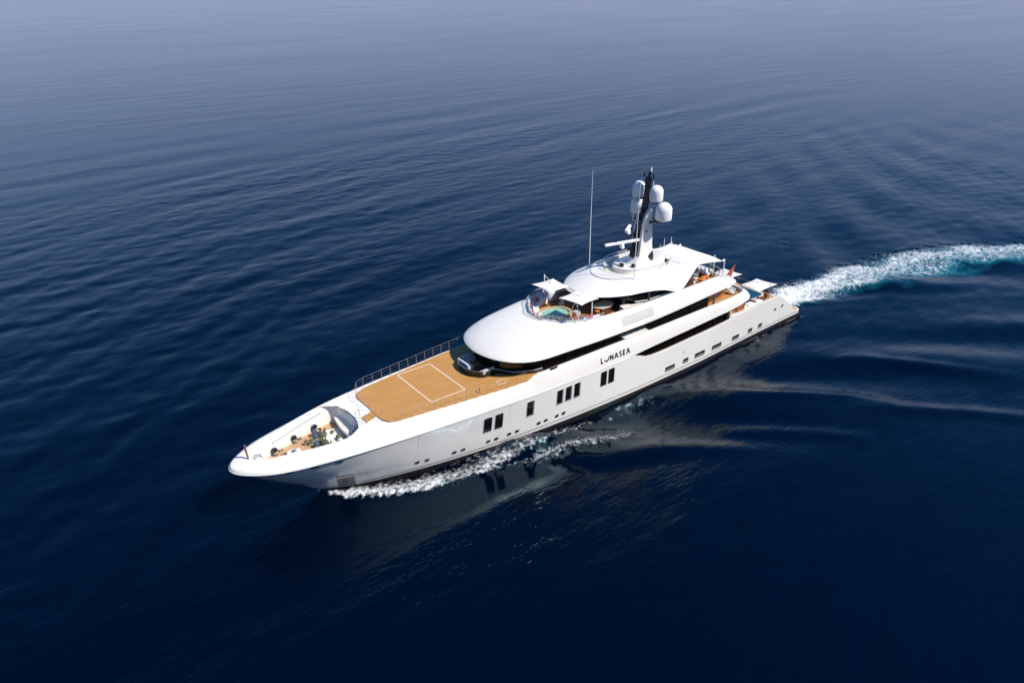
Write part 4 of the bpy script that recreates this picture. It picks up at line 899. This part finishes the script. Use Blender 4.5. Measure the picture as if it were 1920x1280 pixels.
# poufs, folding chair
for i, (x, y, lb) in enumerate(((71.3, -4.55, 'round white pouf by the stern rail corner'), (70.2, -4.75, 'round white pouf beside the near parasol pole'))):
    t = thing('pouf', lb, 'pouf', (x, y, 3.73), 0, 'white poufs on the lowest aft deck'); mb = MB(); mb.lathe([(.22, 0), (.36, .06), (.38, .3), (.28, .42), (.05, .44)], (x, y, 3.73), 16); obj('pouf_body', mb, 'cushionwhite', t); obj('pouf_seam', MB().tube([(x+.385*math.cos(a), y+.385*math.sin(a), 3.93) for a in np.linspace(0, 2*math.pi, 17)], .012, 4, False), 'cushiongrey', t)
t = thing('deck_chair', 'brown cane chair with a tall back on the lowest aft deck', 'chair', (71.1, -3.6, 3.73)); x, y, z = 71.1, -3.6, 3.73
mb = MB(); mb.rbox((x, y, z+.42), (.6, .62, .12), .08); obj('seat', mb, 'brownrope', t); mb = MB(); mb.rbox((x+.27, y, z+.75), (.1, .6, .6), .05); obj('backrest', mb, 'orangewood', t)
for a, b in ((-.25, -.25), (.25, -.25), (.25, .25), (-.25, .25)): obj('leg', MB().tube([(x+a, y+b, z), (x+a, y+b, z+.4)], .03, 6), 'brownrope', t)
t = thing('side_table', 'round white side table on the lowest aft deck near the house', 'table', (66.4, -4.0, 3.73)); obj('table_top', MB().lathe([(.36, .5), (.38, .53), (.36, .56)], (66.4, -4.0, 3.73), 16), 'cushionwhite', t); obj('pedestal', MB().lathe([(.24, 0), (.06, .04), (.05, .5)], (66.4, -4.0, 3.73), 10), 'steel', t)
# built-in daybed beside the main-deck bulwark
mb = MB(); mb.rbox((65.7, -5.0, 4.14), (7.4, 1.15, .82), .3, R(3)); bd = obj('side_daybed', mb, 'cushionwhite', Y_)
# orange stool by the forward cockpit
t = thing('orange_stool', 'bright orange wooden stool with splayed legs beside the cockpit bar', 'stool', (40.4, -3.05, 9.95)); x, y, z = 40.4, -3.05, 9.95
mb = MB(); mb.rbox((x, y, z+.72), (.5, .5, .1), .14); obj('seat', mb, 'orangewood', t)
for a, b in ((-1, -1), (1, -1), (1, 1), (-1, 1)): obj('leg', MB().tube([(x+a*.26, y+b*.26, z), (x+a*.15, y+b*.15, z+.7)], .04, 6), 'orangewood', t)
# throw cushions round the pool
CU = None
spots = [(34.75, 1.25, 10.74, 30, 'red', 'red cushion on the far pool bench, nearest the bow'), (35.3, 2.15, 10.8, 50, 'navy', 'blue-grey cushion on the far pool bench, next to the foremost red one'), (35.75, 2.65, 10.8, 55, 'wine', 'narrow wine red cushion between two blue ones on the far bench'), (36.25, 3.05, 10.8, 60, 'navy', 'blue-grey cushion on the far pool bench, beside the aft red one'), (37.1, 3.45, 10.82, 70, 'red', 'red cushion on the far pool bench, nearest the pole'),
         (35.95, -2.75, 10.92, -45, 'wine', 'faded wine red cushion on the near bench, foremost'), (36.4, -3.05, 10.92, -50, 'navy', 'grey-blue cushion on the near bench, second from the bow'), (36.95, -3.42, 10.92, -58, 'red', 'red cushion on the near bench, in the middle of the row'), (37.5, -3.72, 10.92, -64, 'navy', 'blue-grey cushion on the near bench, just aft of the middle red one'), (38.6, -4.0, 10.92, -72, 'red', 'red cushion on the near bench, nearest the port parasol pole')]
for x, y, z, rz, c, lb in spots:
    mb = MB(); mb.rbox((0, 0, 0), (.20, .52, .46), .09, 0, .08)
    o = obj('throw_cushion', mb, c); o.location = (x, y, z); o.rotation_euler = (0, R(14), R(180-rz if y > 0 else 180-rz)); tag(o, lb, 'cushion', 'cushions on the pool benches')
# cantilever sunshades
def canopy(c4, peak, sag):
    """square sail: corners c4, raised peak, edges curving in"""
    mb = MB(); n = 12; a, b, c, d = [np.array(p, float) for p in c4]; rows = []
    for v in np.linspace(0, 1, n+1):
        row = []
        for u in np.linspace(0, 1, n+1):
            uu = u+(.5-u)*.09*math.sin(math.pi*v); vv = v+(.5-v)*.09*math.sin(math.pi*u)
            p = (a*(1-uu)+b*uu)*(1-vv)+(d*(1-uu)+c*uu)*vv; r_ = max(abs(2*u-1), abs(2*v-1)); p = p.copy(); p[2] += peak*(1-r_)**1.0; row.append(tuple(p))
        rows.append(row)
    mb.loft(rows); lo = [[(p[0], p[1], p[2]-.03) for p in r_] for r_ in rows]; mb.loft(lo[::-1])
    ed = [rows[0], [r_[-1] for r_ in rows], rows[-1][::-1], [r_[0] for r_ in rows][::-1]]
    for e in ed: mb.loft([e, [(p[0], p[1], p[2]-.03) for p in e]])
    return mb
def sunshade(c4, peak, pole, zb, zt, label, group, mp='steel'):
    t = thing('sunshade', label, 'parasol', (pole[0], pole[1], zb), 0, group)
    obj('pole', MB().tube([(*pole, zb), (*pole, zt)], .06, 8), mp, t)
    obj('canopy', canopy(c4, peak, 0), 'canvas', t)
    ce = np.mean(np.array(c4), 0); obj('arm', MB().tube([(pole[0], pole[1], zt-.08), (ce[0], ce[1], ce[2]+peak+.10), ], .035, 6), 'cushionwhite', t)
    obj('hub', MB().lathe([(.10, -.1), (.12, .0), (.08, .12)], (ce[0], ce[1], ce[2]+peak), 10), 'cushionwhite', t)
    obj('pole_foot', MB().lathe([(.16, 0), (.16, .04), (.08, .12)], (pole[0], pole[1], zb), 10), 'steel', t)
    for p in c4:
        obj('rib', MB().tube([(ce[0], ce[1], ce[2]+peak-.06), ((ce[0]+p[0])/2, (ce[1]+p[1])/2, ce[2]+peak*.5-.06), (p[0], p[1], p[2]-.04)], .022, 5), 'cushionwhite', t)
    return t
sunshade([(35.75, -1.95, 13.15), (38.5, -1.6, 13.15), (38.95, -4.75, 13.15), (36.35, -4.95, 13.15)], .30, (38.65, -4.06), 10.35, 13.35, 'white square parasol over the pool, on the side nearer the camera', 'white cantilever parasols over the pool', 'cushionwhite')
sunshade([(36.75, 4.0, 12.6), (39.75, 3.8, 12.6), (39.6, .75, 12.6), (36.9, .75, 12.6)], .30, (38.65, 4.06), 10.5, 13.3, 'white square parasol beyond the pool, on the far side', 'white cantilever parasols over the pool', 'cushionwhite')
sunshade([(67.55, -2.2, 6.6), (70.75, -2.2, 6.6), (71.2, -5.2, 6.6), (67.1, -5.3, 6.6)], .34, (69.85, -5.0), 3.74, 6.95, 'white square parasol over the lowest aft deck, on the side nearer the camera', 'white cantilever parasols over the lowest aft deck', 'chromed')
sunshade([(67.1, 3.2, 6.6), (70.5, 3.0, 6.6), (70.6, .05, 6.6), (67.2, .05, 6.6)], .34, (69.85, 5.0), 3.74, 6.95, 'white parasol over the lowest aft deck, mostly hidden behind the flag', 'white cantilever parasols over the lowest aft deck', 'chromed')
# stern awning over the bridge deck
t = thing('sail_awning', 'large white sail awning stretched aft from the hardtop on four poles', 'awning', (57.5, 0, 9.95))
mb = MB(); rows = []
front_e = [(53.6, -4.45, 12.88), (53.45, -3.9, 13.17), (53.3, -3.0, 13.31), (53.2, 0, 13.34), (53.3, 3.0, 13.31), (53.45, 3.9, 13.17), (53.6, 4.45, 12.88)]
aft_e = [(60.05, -4.3, 12.25), (60.2, -2.7, 12.35), (59.9, 0, 12.48), (60.2, 2.7, 12.35), (60.05, 4.3, 12.25)]
F_, A_ = resample(front_e, 17), resample(aft_e, 17)
for v in np.linspace(0, 1, 15):
    row = []
    for k in range(17):
        p = F_[k]*(1-v)+A_[k]*v; p = p.copy(); p[1] *= 1-.16*math.sin(math.pi*v); p[2] += -.16*math.sin(math.pi*v)*(1 if abs(k-8) < 8 else .6); row.append(tuple(p))
    rows.append(row)
mb.loft(rows); mb.loft([[(p[0], p[1], p[2]-.03) for p in r_] for r_ in rows][::-1]); obj('canopy', mb, 'canvas', t)
for x, y, zt in ((60.42, -2.78, 12.5), (60.4, -4.3, 12.42), (60.42, 2.78, 12.5), (60.4, 4.3, 12.42)):
    obj('pole', MB().tube([(x, y, 9.95), (x, y, zt)], .075, 8), 'cushionwhite', t)
    obj('stay', MB().tube([(x, y, zt-.05), (60.1, y*.99, 12.28)], .012, 4), 'steel', t)
# planter
t = thing('potted_plant', 'narrow potted plant with upright leaves by the stern deck rail', 'plant', (60.15, -3.3, 9.95)); x, y, z = 60.15, -3.3, 9.95
obj('pot', MB().lathe([(.16, 0), (.22, .4), (.24, .46), (.2, .46)], (x, y, z), 12), 'cushionwhite', t)
mb = MB(); rg = random.Random(3)
for k in range(46):
    a = rg.uniform(0, 6.28); r_ = rg.uniform(.02, .2); h = rg.uniform(.45, .95); l = rg.uniform(.05, .25); b = (x+r_*math.cos(a), y+r_*math.sin(a), z+.42)
    tip = (b[0]+l*math.cos(a), b[1]+l*math.sin(a), z+.42+h); w = .035; nx, ny = -math.sin(a)*w, math.cos(a)*w; mid = ((b[0]*.5+tip[0]*.5)-.03*math.cos(a), (b[1]*.5+tip[1]*.5)-.03*math.sin(a), (b[2]+tip[2])/2+.06)
    mb.add([b, (mid[0]+nx, mid[1]+ny, mid[2]), tip, (mid[0]-nx, mid[1]-ny, mid[2])], [(0, 1, 2, 3)])
obj('foliage', mb, 'leaf', t)
# ensign on a raked staff
t = thing('ensign', 'red ensign with a dark blue canton drooping from a raked wooden staff at the stern', 'flag', (65.0, 0, 6.3))
obj('flagstaff', MB().tube([(65.0, 0, 6.2), (68.85, 0, 8.55)], [.06, .035], 6), 'wood', t)
def flag_pt(u, v):            # u along the staff from the tip, v down the cloth
    p0 = np.array([68.75, 0, 8.48]); p1 = np.array([66.5, 0, 7.12]); p = p0+(p1-p0)*u
    drop = v*2.1; fold = .16*math.sin(9*u+3.5*v)*v
    return (p[0]-.35*v+.12*math.sin(6*v+4*u)*v, p[1]+fold, p[2]-drop*(.85+.15*math.cos(5*u)))
rows = [[flag_pt(u, v) for u in np.linspace(0, 1, 15)] for v in np.linspace(0, 1, 15)]
cl = obj('cloth', MB().loft(rows), 'ensign', t)
mb = MB(); off = .012
for s_ in (off, -off): mb.loft([[(p[0], p[1]+s_, p[2]) for p in r_[:7]] for r_ in rows[6:14]])
obj('canton', mb, 'blueflag', cl)
for k, (a, b) in enumerate((((6, 0), (13, 6)), ((13, 0), (6, 6)), ((9, 0), (10, 6)))):
    mb = MB()
    for s_ in (.02, -.02):
        pa = [rows[int(round(a[0]+(b[0]-a[0])*q))][int(round(a[1]+(b[1]-a[1])*q))] for q in np.linspace(0, 1, 7)]; mb.tube([(p[0], p[1]+s_, p[2]) for p in pa], .035, 4)
    obj('cross_stripe', mb, 'cushionwhite', cl)
# aft deck rails
def curve_rail(half, z, h, name, wires=(.35, .65), glass=True):
    P = resample([(*p, 0) for p in half], 14)[:, :2]; L = [tuple(p) for p in P]; full = L+[(p[0], -p[1]) for p in L[::-1][1:]]
    return railing([(p[0], p[1], z) for p in full], h, wires, name, Y_, posts_idx=list(range(0, len(full), 2)), r=.022, top=.04, m_='chromed')
curve_rail([(58.6, -4.8), (59.3, -4.55), (59.9, -4.15), (60.35, -3.4), (60.6, -1.8), (60.7, 0)], 9.96, 1.12, 'stern_deck_railing', (.4, .76))
curve_rail([(62.0, -5.5), (63.2, -5.25), (64.3, -4.7), (64.85, -3.6), (65.05, -1.8), (65.15, 0)], 7.36, .55, 'middle_deck_railing', (.2, .38))
curve_rail([(68.5, -5.45), (70.6, -5.35), (71.8, -5.05), (72.4, -4.2), (72.6, -2), (72.65, 0)], 4.55, .5, 'lower_deck_railing', (.15, .3))
# ------------------------------------------------------------------ the sea
def axis(a, b, h, far, g=1.06):
    core_ = list(np.arange(a, b+h*.5, h)); up_, dn, s = [], [], h; x = core_[-1]
    while x < far: s *= g; x += s; up_.append(x)
    s = h; x = core_[0]
    while x > -far: s *= g; x -= s; dn.append(x)
    return np.array(dn[::-1]+core_+up_)
ax, ay = axis(-50, 190, .45, 9000), axis(-55, 125, .45, 9000)
NX, NY = len(ax), len(ay)
X, Y = np.meshgrid(ax, ay, indexing='ij')
hx = np.gradient(ax)[:, None]*np.ones((1, NY)); hy = np.gradient(ay)[None, :]*np.ones((NX, 1)); H = np.maximum(hx, hy)
rng = np.random.default_rng(5)
Z = np.zeros_like(X)
def sst(a, b, x): t = np.clip((x-a)/(b-a), 0, 1); return t*t*(3-2*t)
# low swell and wind waves; crests run roughly along +x
groups = .65+.35*np.sin(X*.021+Y*.009+1.3)*np.sin(Y*.027-X*.006+.4)
for i in range(90):
    lam = math.exp(rng.uniform(math.log(1.6), math.log(34)))
    main = lam > 7
    th = R(98)+rng.normal(0, R(8) if main else R(28)); k = 2*math.pi/lam
    amp = .0033*lam**.82*(1.0 if main else .9)*(.78 if 7 < lam < 17 else .72 if lam < 7 else .45)*rng.uniform(.5, 1.2)
    w = sst(3.2, 7, lam/H)
    if w.max() <= 0: continue
    Z += amp*w*groups*np.sin(k*(math.cos(th)*X+math.sin(th)*Y)+rng.uniform(0, 6.28))
# slick, ripple-free water thrown off by the bow, alongside the hull
CALM = sst(9, 17, X)*(1-sst(34, 46, X))*sst(5, 7.5, np.abs(Y))*(1-sst(9, 19, np.abs(Y)-.15*X+2))
Z *= 1-.72*CALM
# the ship's own wave pattern (steady Kelvin waves from bow, shoulder and stern)
near = (np.abs(Y) < 95) & (X > 2) & (X < 260)
xi, yi, hi = X[near], Y[near], H[near]; K = np.zeros_like(xi)
k0 = 2*math.pi/24.0
for x0, A, sg in ((6.5, .55, 1), (30, -.22, 1), (77, .42, -1)):
    acc = np.zeros_like(xi); dx_ = xi-x0; n = 150; th = np.linspace(R(-72), R(72), n)
    for t in th:
        kk = k0/math.cos(t)**2; wt = math.exp(-((abs(t)-R(40))/R(20))**2)+.35*math.exp(-(t/R(18))**2)
        wt *= 1-sst(R(58), R(72), abs(t)) if abs(t) > R(58) else 1
        acc += wt*np.cos(kk*(dx_*math.cos(t)+yi*math.sin(t))+.6)*sst(2.5, 5.5, 2*math.pi/kk/hi)
    acc *= A*2.8/n; r_ = np.hypot(dx_, yi)
    wedge = sst(-1.0, 7.0, dx_-np.abs(yi)*1.75); K += acc*wedge*sst(0, 4, r_)*np.exp(-r_/150)*1.6
K *= np.where(yi > 0, .55, 1.0)
Z[near] += K
for cr_ in ([(29.5, -10.3), (32, -13.2), (38, -15.2), (41.6, -17.2), (46, -21.5)], [(45.5, -16.5), (48.1, -18.8), (53.3, -23.7), (57, -28)], [(60, -22.5), (64.2, -25.9), (71.3, -33), (78, -41)], [(68, -14.5), (72.5, -18), (77.6, -24.8), (83, -32)], [(52, -12.5), (57, -16.5), (63, -22), (66, -26)]):
    for sgn in (1, -1):
        P = np.array(cr_, float)*[1, sgn]; d2 = np.full(xi.shape, 1e9); tt = np.zeros_like(xi)
        for i in range(len(P)-1):
            a, b = P[i], P[i+1]; e = b-a; t = np.clip(((xi-a[0])*e[0]+(yi-a[1])*e[1])/(e@e), 0, 1); d = np.hypot(xi-a[0]-t*e[0], yi-a[1]-t*e[1]); m_ = d < d2; d2 = np.where(m_, d, d2); tt = np.where(m_, (i+t)/(len(P)-1), tt)
        Z[near] += .30*np.exp(-(d2/1.25)**2)*np.sin(np.pi*np.clip(tt, 0, 1))**.7-.12*np.exp(-(d2/3.2)**2)*np.sin(np.pi*np.clip(tt, 0, 1))
# bow wave ridge thrown off the stem, hugging the hull
ho = np.array([[7.2, .25], [7.7, .9], [9.1, 3.0], [10.6, 3.9], [12.7, 5.3], [15.5, 6.4], [18.8, 7.0], [22.8, 7.6], [26.6, 7.5], [31, 7.4], [35.4, 7.6], [41, 8.3], [52, 8.6], [70, 8.0], [79, 7.0]])
hw0 = np.array([[7.7, 0], [8.96, .75], [10.8, 1.6], [16.6, 3.29], [23, 4.52], [30, 5.45], [36.7, 5.9], [45, 6.17], [54, 6.12], [60, 5.9], [68, 5.5], [78, 5.2]])
yo_ = np.interp(X, ho[:, 0], ho[:, 1], left=0, right=0); yh_ = np.interp(X, hw0[:, 0], hw0[:, 1], left=0, right=0); aY = np.abs(Y)
band = np.clip((aY-yh_)/np.maximum(yo_-yh_, .15), -1, 3)
on = (X > 7.2) & (X < 78)
ridge = np.exp(-((band-.72)/.33)**2)*np.interp(X, [7, 8.5, 11, 16, 25, 40, 60], [0, .45, .55, .36, .22, .10, .0])*on
Z += ridge
inner = (band < 0) & on & (aY < yh_)
Z[inner] = np.minimum(Z[inner], -.15)
# --- foam and aerated water, as amounts on the water's own mesh
FO = np.zeros_like(X); AE = np.zeros_like(X)
fs = np.interp(X, [7.2, 7.8, 9, 14, 20, 26, 33, 40, 52], [0, 1.25, 1.15, 1.02, .95, .86, .72, .52, .2])*on
prof = np.where(band < 0, .4, np.where(band < 1, .66+.34*np.clip((band-.15)/.5, 0, 1), np.clip(1-(band-1)/.13, 0, 1)))
FO = np.maximum(FO, fs*prof*(aY < yo_+1))
edge = np.exp(-((band-.97)/.10)**2)*np.interp(X, [8, 9, 16, 22], [0, .9, .5, 0])*on; FO = np.maximum(FO, edge)
def streak(pts, w0, w1, dens, side=None):
    P = np.array(pts, float); d2 = np.full(X.shape, 1e9); tt = np.zeros_like(X); sd = np.zeros_like(X); L = len(P)-1
    for i in range(L):
        a, b = P[i], P[i+1]; e = b-a; l2 = e@e
        t = np.clip(((X-a[0])*e[0]+(Y-a[1])*e[1])/l2, 0, 1); qx, qy = X-a[0]-t*e[0], Y-a[1]-t*e[1]; d = np.hypot(qx, qy); m_ = d < d2
        d2 = np.where(m_, d, d2); tt = np.where(m_, (i+t)/L, tt); sd = np.where(m_, np.sign(e[0]*qy-e[1]*qx), sd)
    return d2, tt, sd
for sgn in (-1, 1):
    for pts, w, dn in (([(23.5, 8.2), (27, 8.9), (31, 9.4), (34, 10.3), (37.5, 11.2), (40, 12.2)], 1.7, .98), ([(33, 6.9), (38, 7.4), (44, 8.1), (50, 8.6)], 1.1, .62), ([(37.6, 15.2), (38.6, 15.9)], .55, .75), ([(58, 6.5), (64, 6.2), (70, 5.9), (76, 5.7)], .75, .75)):
        d, t, _ = streak([(p[0], sgn*p[1]) for p in pts], 1, 1, 1); FO = np.maximum(FO, dn*np.clip(1-d/w, 0, 1)**.7*np.sin(np.pi*np.clip(t*.96+.02, 0, 1))**.5)
for c, r_, dn in (((103.6, 15.1), 2.2, .55), ((99, 12.8), 1.0, .45), ((92.5, 9.0), .9, .5)): FO = np.maximum(FO, dn*np.clip(1-np.hypot((X-c[0])/1.6, Y-c[1])/r_, 0, 1))
wk = [(76.3, 0), (82.4, 0), (87, -.5), (92, -1.3), (100, -2.6), (110, -4.5), (120, -7.8), (131, -13.3), (145, -22), (165, -38), (190, -62)]
d, t, sd = streak(wk, 1, 1, 1); L_ = len(wk)-1
hwid = 1.10*np.interp(t*L_, range(L_+1), [3.2, 3.2, 3.6, 3.9, 4.5, 5.2, 5.0, 4.6, 4.8, 5, 5]); c_ = d*sd/hwid            # +1 towards starboard
wob = .22*np.sin(X*.55+Y*.3)+.18*np.sin(X*.23-Y*.9+1)+.12*np.sin(X*1.1+2*Y); ca = np.abs(c_+wob*.6)
wf = np.clip((1.12-ca)*1.5, 0, 1)**.6*np.interp(t*L_, [0, 1, 2, 3, 4, 5, 6, 8, 10], [1.35, 1.3, 1.22, 1.12, 1.02, .98, .95, .9, .8])
wf *= np.where(c_ < 0, np.interp(t*L_, [0, 2, 3, 4, 10], [1, 1, .94, .86, .85]), 1.0)
FO = np.maximum(FO, np.where(X > 76, wf, 0)); AE = np.where(X > 76, np.clip((1.30-ca)*1.4, 0, 1)*np.interp(t*L_, [0, 2, 4, 6, 10], [.7, .9, 1.1, 1.05, .9]), 0)
AE *= 1-.85*sst(.35, 1.0, c_)
AE = np.maximum(AE, 0.16*fs*np.clip(1.05-np.abs(band-.5), 0, 1)*(X > 24))
lump = sum(a*np.sin(X*kx+Y*ky+p) for a, kx, ky, p in ((.5, 2.1, .7, 0), (.4, 1.1, 2.9, 1), (.35, 3.9, -2.3, 2), (.3, -2.6, 4.1, 3.3), (.25, 5.3, 3.1, .5)))
Z += .11*lump*np.clip(FO*1.1, 0, 1)*(H < .6)+.10*np.clip(AE, 0, 1)
Z[inner] = np.minimum(Z[inner], -.15)

def water_mat():
    mm = bpy.data.materials.new('sea_water'); mm.use_nodes = True; nt = mm.node_tree; n_, l_ = nt.nodes, nt.links; b = n_['Principled BSDF']; out = n_['Material Output']
    g = n_.new('ShaderNodeNewGeometry')
    def M_(op, a, bb=None, c=None):
        q = n_.new('ShaderNodeMath'); q.operation = op
        for i, v in enumerate((a, bb, c)):
            if v is None: continue
            if isinstance(v, (int, float)): q.inputs[i].default_value = v
            else: l_.new(v, q.inputs[i])
        return q.outputs[0]
    def noise(sc, det, st=(1, 1, 1), rot=0.0, rough=.5, dist=0.0):
        mp = n_.new('ShaderNodeMapping'); mp.inputs['Rotation'].default_value = (0, 0, rot); mp.inputs['Scale'].default_value = st; l_.new(g.outputs['Position'], mp.inputs[0])
        q = n_.new('ShaderNodeTexNoise'); q.inputs['Scale'].default_value = sc; q.inputs['Detail'].default_value = det; q.inputs['Roughness'].default_value = rough; q.inputs['Distortion'].default_value = dist; l_.new(mp.outputs[0], q.inputs['Vector']); return q.outputs['Fac']
    # ripples: short-crested, longer along the crests; patches of wind
    rp1 = noise(.55, 5, (.30, 1, 1), R(8), .6); rp2 = noise(2.1, 3, (.55, 1, 1), R(-14), .6); rp3 = noise(.11, 4, (.25, 1, 1), R(9), .5)
    wind = n_.new('ShaderNodeMapRange'); wind.inputs['From Min'].default_value = .35; wind.inputs['From Max'].default_value = .65; wind.inputs['To Min'].default_value = .25; wind.inputs['To Max'].default_value = 1.35
    l_.new(noise(.016, 4, (.30, 1, 1), R(10)), wind.inputs[0])
    hgt = M_('ADD', M_('MULTIPLY', rp1, .42), M_('ADD', M_('MULTIPLY', rp2, .13), M_('MULTIPLY', rp3, 1.1)))
    bp = n_.new('ShaderNodeBump'); bp.inputs['Distance'].default_value = 1.0; l_.new(hgt, bp.inputs['Height']); ca_ = n_.new('ShaderNodeAttribute'); ca_.attribute_name = 'calm'; l_.new(M_('MULTIPLY', M_('MULTIPLY', wind.outputs[0], RIPPLE), M_('SUBTRACT', 1.0, M_('MULTIPLY', ca_.outputs['Fac'], .88))), bp.inputs['Strength'])
    fo = n_.new('ShaderNodeAttribute'); fo.attribute_name = 'foam'; ae = n_.new('ShaderNodeAttribute'); ae.attribute_name = 'aerated'
    # lacy foam: amount of foam against a broken noise
    fn = noise(2.0, 7, (1, 1, 1), 0, .70, .6); fn2 = noise(.34, 4, (1, 1, 1), .5, .6, .8); vo = n_.new('ShaderNodeTexVoronoi'); vo.feature = 'DISTANCE_TO_EDGE'; vo.inputs['Scale'].default_value = 1.5
    dv = n_.new('ShaderNodeVectorMath'); dv.operation = 'ADD'; nc = n_.new('ShaderNodeTexNoise'); nc.inputs['Scale'].default_value = 1.1; nc.inputs['Detail'].default_value = 4; l_.new(g.outputs['Position'], nc.inputs['Vector']); l_.new(nc.outputs['Color'], dv.inputs[0]); l_.new(g.outputs['Position'], dv.inputs[1]); l_.new(dv.outputs[0], vo.inputs['Vector'])
    lace = M_('SUBTRACT', .42, M_('MULTIPLY', vo.outputs['Distance'], 2.0))
    tot = M_('ADD', M_('MULTIPLY', fn, 1.75), M_('ADD', M_('MULTIPLY', fn2, .55), M_('MULTIPLY', lace, .22)))
    raw = M_('SUBTRACT', M_('ADD', M_('MULTIPLY', fo.outputs['Fac'], .90), tot), 1.83)
    fm = n_.new('ShaderNodeMapRange'); fm.interpolation_type = 'SMOOTHSTEP'; fm.inputs['From Min'].default_value = -.06; fm.inputs['From Max'].default_value = .52; l_.new(raw, fm.inputs[0])
    gate = n_.new('ShaderNodeMapRange'); gate.inputs['From Min'].default_value = .02; gate.inputs['From Max'].default_value = .16; l_.new(fo.outputs['Fac'], gate.inputs[0])
    fac = M_('MULTIPLY', fm.outputs[0], gate.outputs[0])
    deep = n_.new('ShaderNodeMix'); deep.data_type = 'RGBA'; deep.inputs[6].default_value = DEEP; deep.inputs[7].default_value = (.006, .105, .15, 1)
    an = n_.new('ShaderNodeMapRange'); an.inputs['From Min'].default_value = .15; an.inputs['From Max'].default_value = .95; l_.new(M_('ADD', M_('MULTIPLY', ae.outputs['Fac'], .8), M_('MULTIPLY', M_('MULTIPLY', M_('SUBTRACT', fn2, .48), 2.6), ae.outputs['Fac'])), an.inputs[0])
    l_.new(an.outputs[0], deep.inputs[0]); l_.new(deep.outputs[2], b.inputs['Base Color'])
    b.inputs['Specular Tint'].default_value = (.27, .80, 1, 1); b.inputs['Roughness'].default_value = .07; b.inputs['IOR'].default_value = 1.37; b.inputs['Specular IOR Level'].default_value = .5; l_.new(bp.outputs[0], b.inputs['Normal'])
    fb = n_.new('ShaderNodeBsdfPrincipled'); fb.inputs['Roughness'].default_value = .9; fb.inputs['Base Color'].default_value = (.80, .82, .83, 1)
    bp2 = n_.new('ShaderNodeBump'); bp2.inputs['Distance'].default_value = .35; bp2.inputs['Strength'].default_value = .8; l_.new(M_('ADD', fn, M_('MULTIPLY', fac, .4)), bp2.inputs['Height']); l_.new(bp2.outputs[0], fb.inputs['Normal'])
    mx = n_.new('ShaderNodeMixShader'); l_.new(fac, mx.inputs[0]); l_.new(b.outputs[0], mx.inputs[1]); l_.new(fb.outputs[0], mx.inputs[2]); l_.new(mx.outputs[0], out.inputs['Surface'])
    return mm
DEEP = (.0, .0014, .0072, 1); RIPPLE = .27
WM = water_mat()
# normals of the wave surface, shared by the open sea and the foam so that the two meet without a seam
gx = np.gradient(Z, ax, axis=0); gy = np.gradient(Z, ay, axis=1); nl = np.sqrt(gx*gx+gy*gy+1)
NRM = np.stack([-gx/nl, -gy/nl, 1/nl], -1).reshape(-1, 3)
V = np.stack([X, Y, Z], -1).reshape(-1, 3); I = np.arange(NX*NY).reshape(NX, NY)
Q = np.stack([I[:-1, :-1], I[1:, :-1], I[1:, 1:], I[:-1, 1:]], -1).reshape(-1, 4)
fq = FO.reshape(-1)[Q].mean(1); xq = V[Q, 0].mean(1)
# foam patches become objects of their own: bow foam, stern wake
near_bow = (fq > .30) & (xq < 76); wake_ = (fq > .22) & (xq >= 76)
def water_obj(name, sel, label=None, cat=None, kind='stuff'):
    q = Q[sel]; u, inv = np.unique(q, return_inverse=True); inv = inv.reshape(-1, 4).astype(np.int32)
    me = bpy.data.meshes.new(name); me.vertices.add(len(u)); me.vertices.foreach_set('co', V[u].astype(np.float32).ravel())
    me.loops.add(inv.size); me.loops.foreach_set('vertex_index', inv.ravel()); me.polygons.add(len(inv)); me.polygons.foreach_set('loop_start', np.arange(0, inv.size, 4, dtype=np.int32))
    me.polygons.foreach_set('use_smooth', np.ones(len(inv), bool)); me.update(calc_edges=True)
    for nm_, arr in (('foam', FO), ('aerated', AE), ('calm', CALM)):
        at = me.attributes.new(nm_, 'FLOAT', 'POINT'); at.data.foreach_set('value', arr.reshape(-1)[u].astype(np.float32))
    me.normals_split_custom_set_from_vertices(NRM[u].tolist())
    me.materials.append(WM); o = bpy.data.objects.new(name, me); COL.objects.link(o); o['kind'] = kind
    if label: o['label'] = label; o['category'] = cat
    return o
water_obj('water', ~(near_bow | wake_), 'dark blue open sea with a low swell', 'sea', 'structure')
water_obj('bow_foam', near_bow, 'white lacy bow foam streaming along the hull', 'foam')
water_obj('wake', wake_, 'white and turquoise churned wake curving away behind the stern', 'wake')
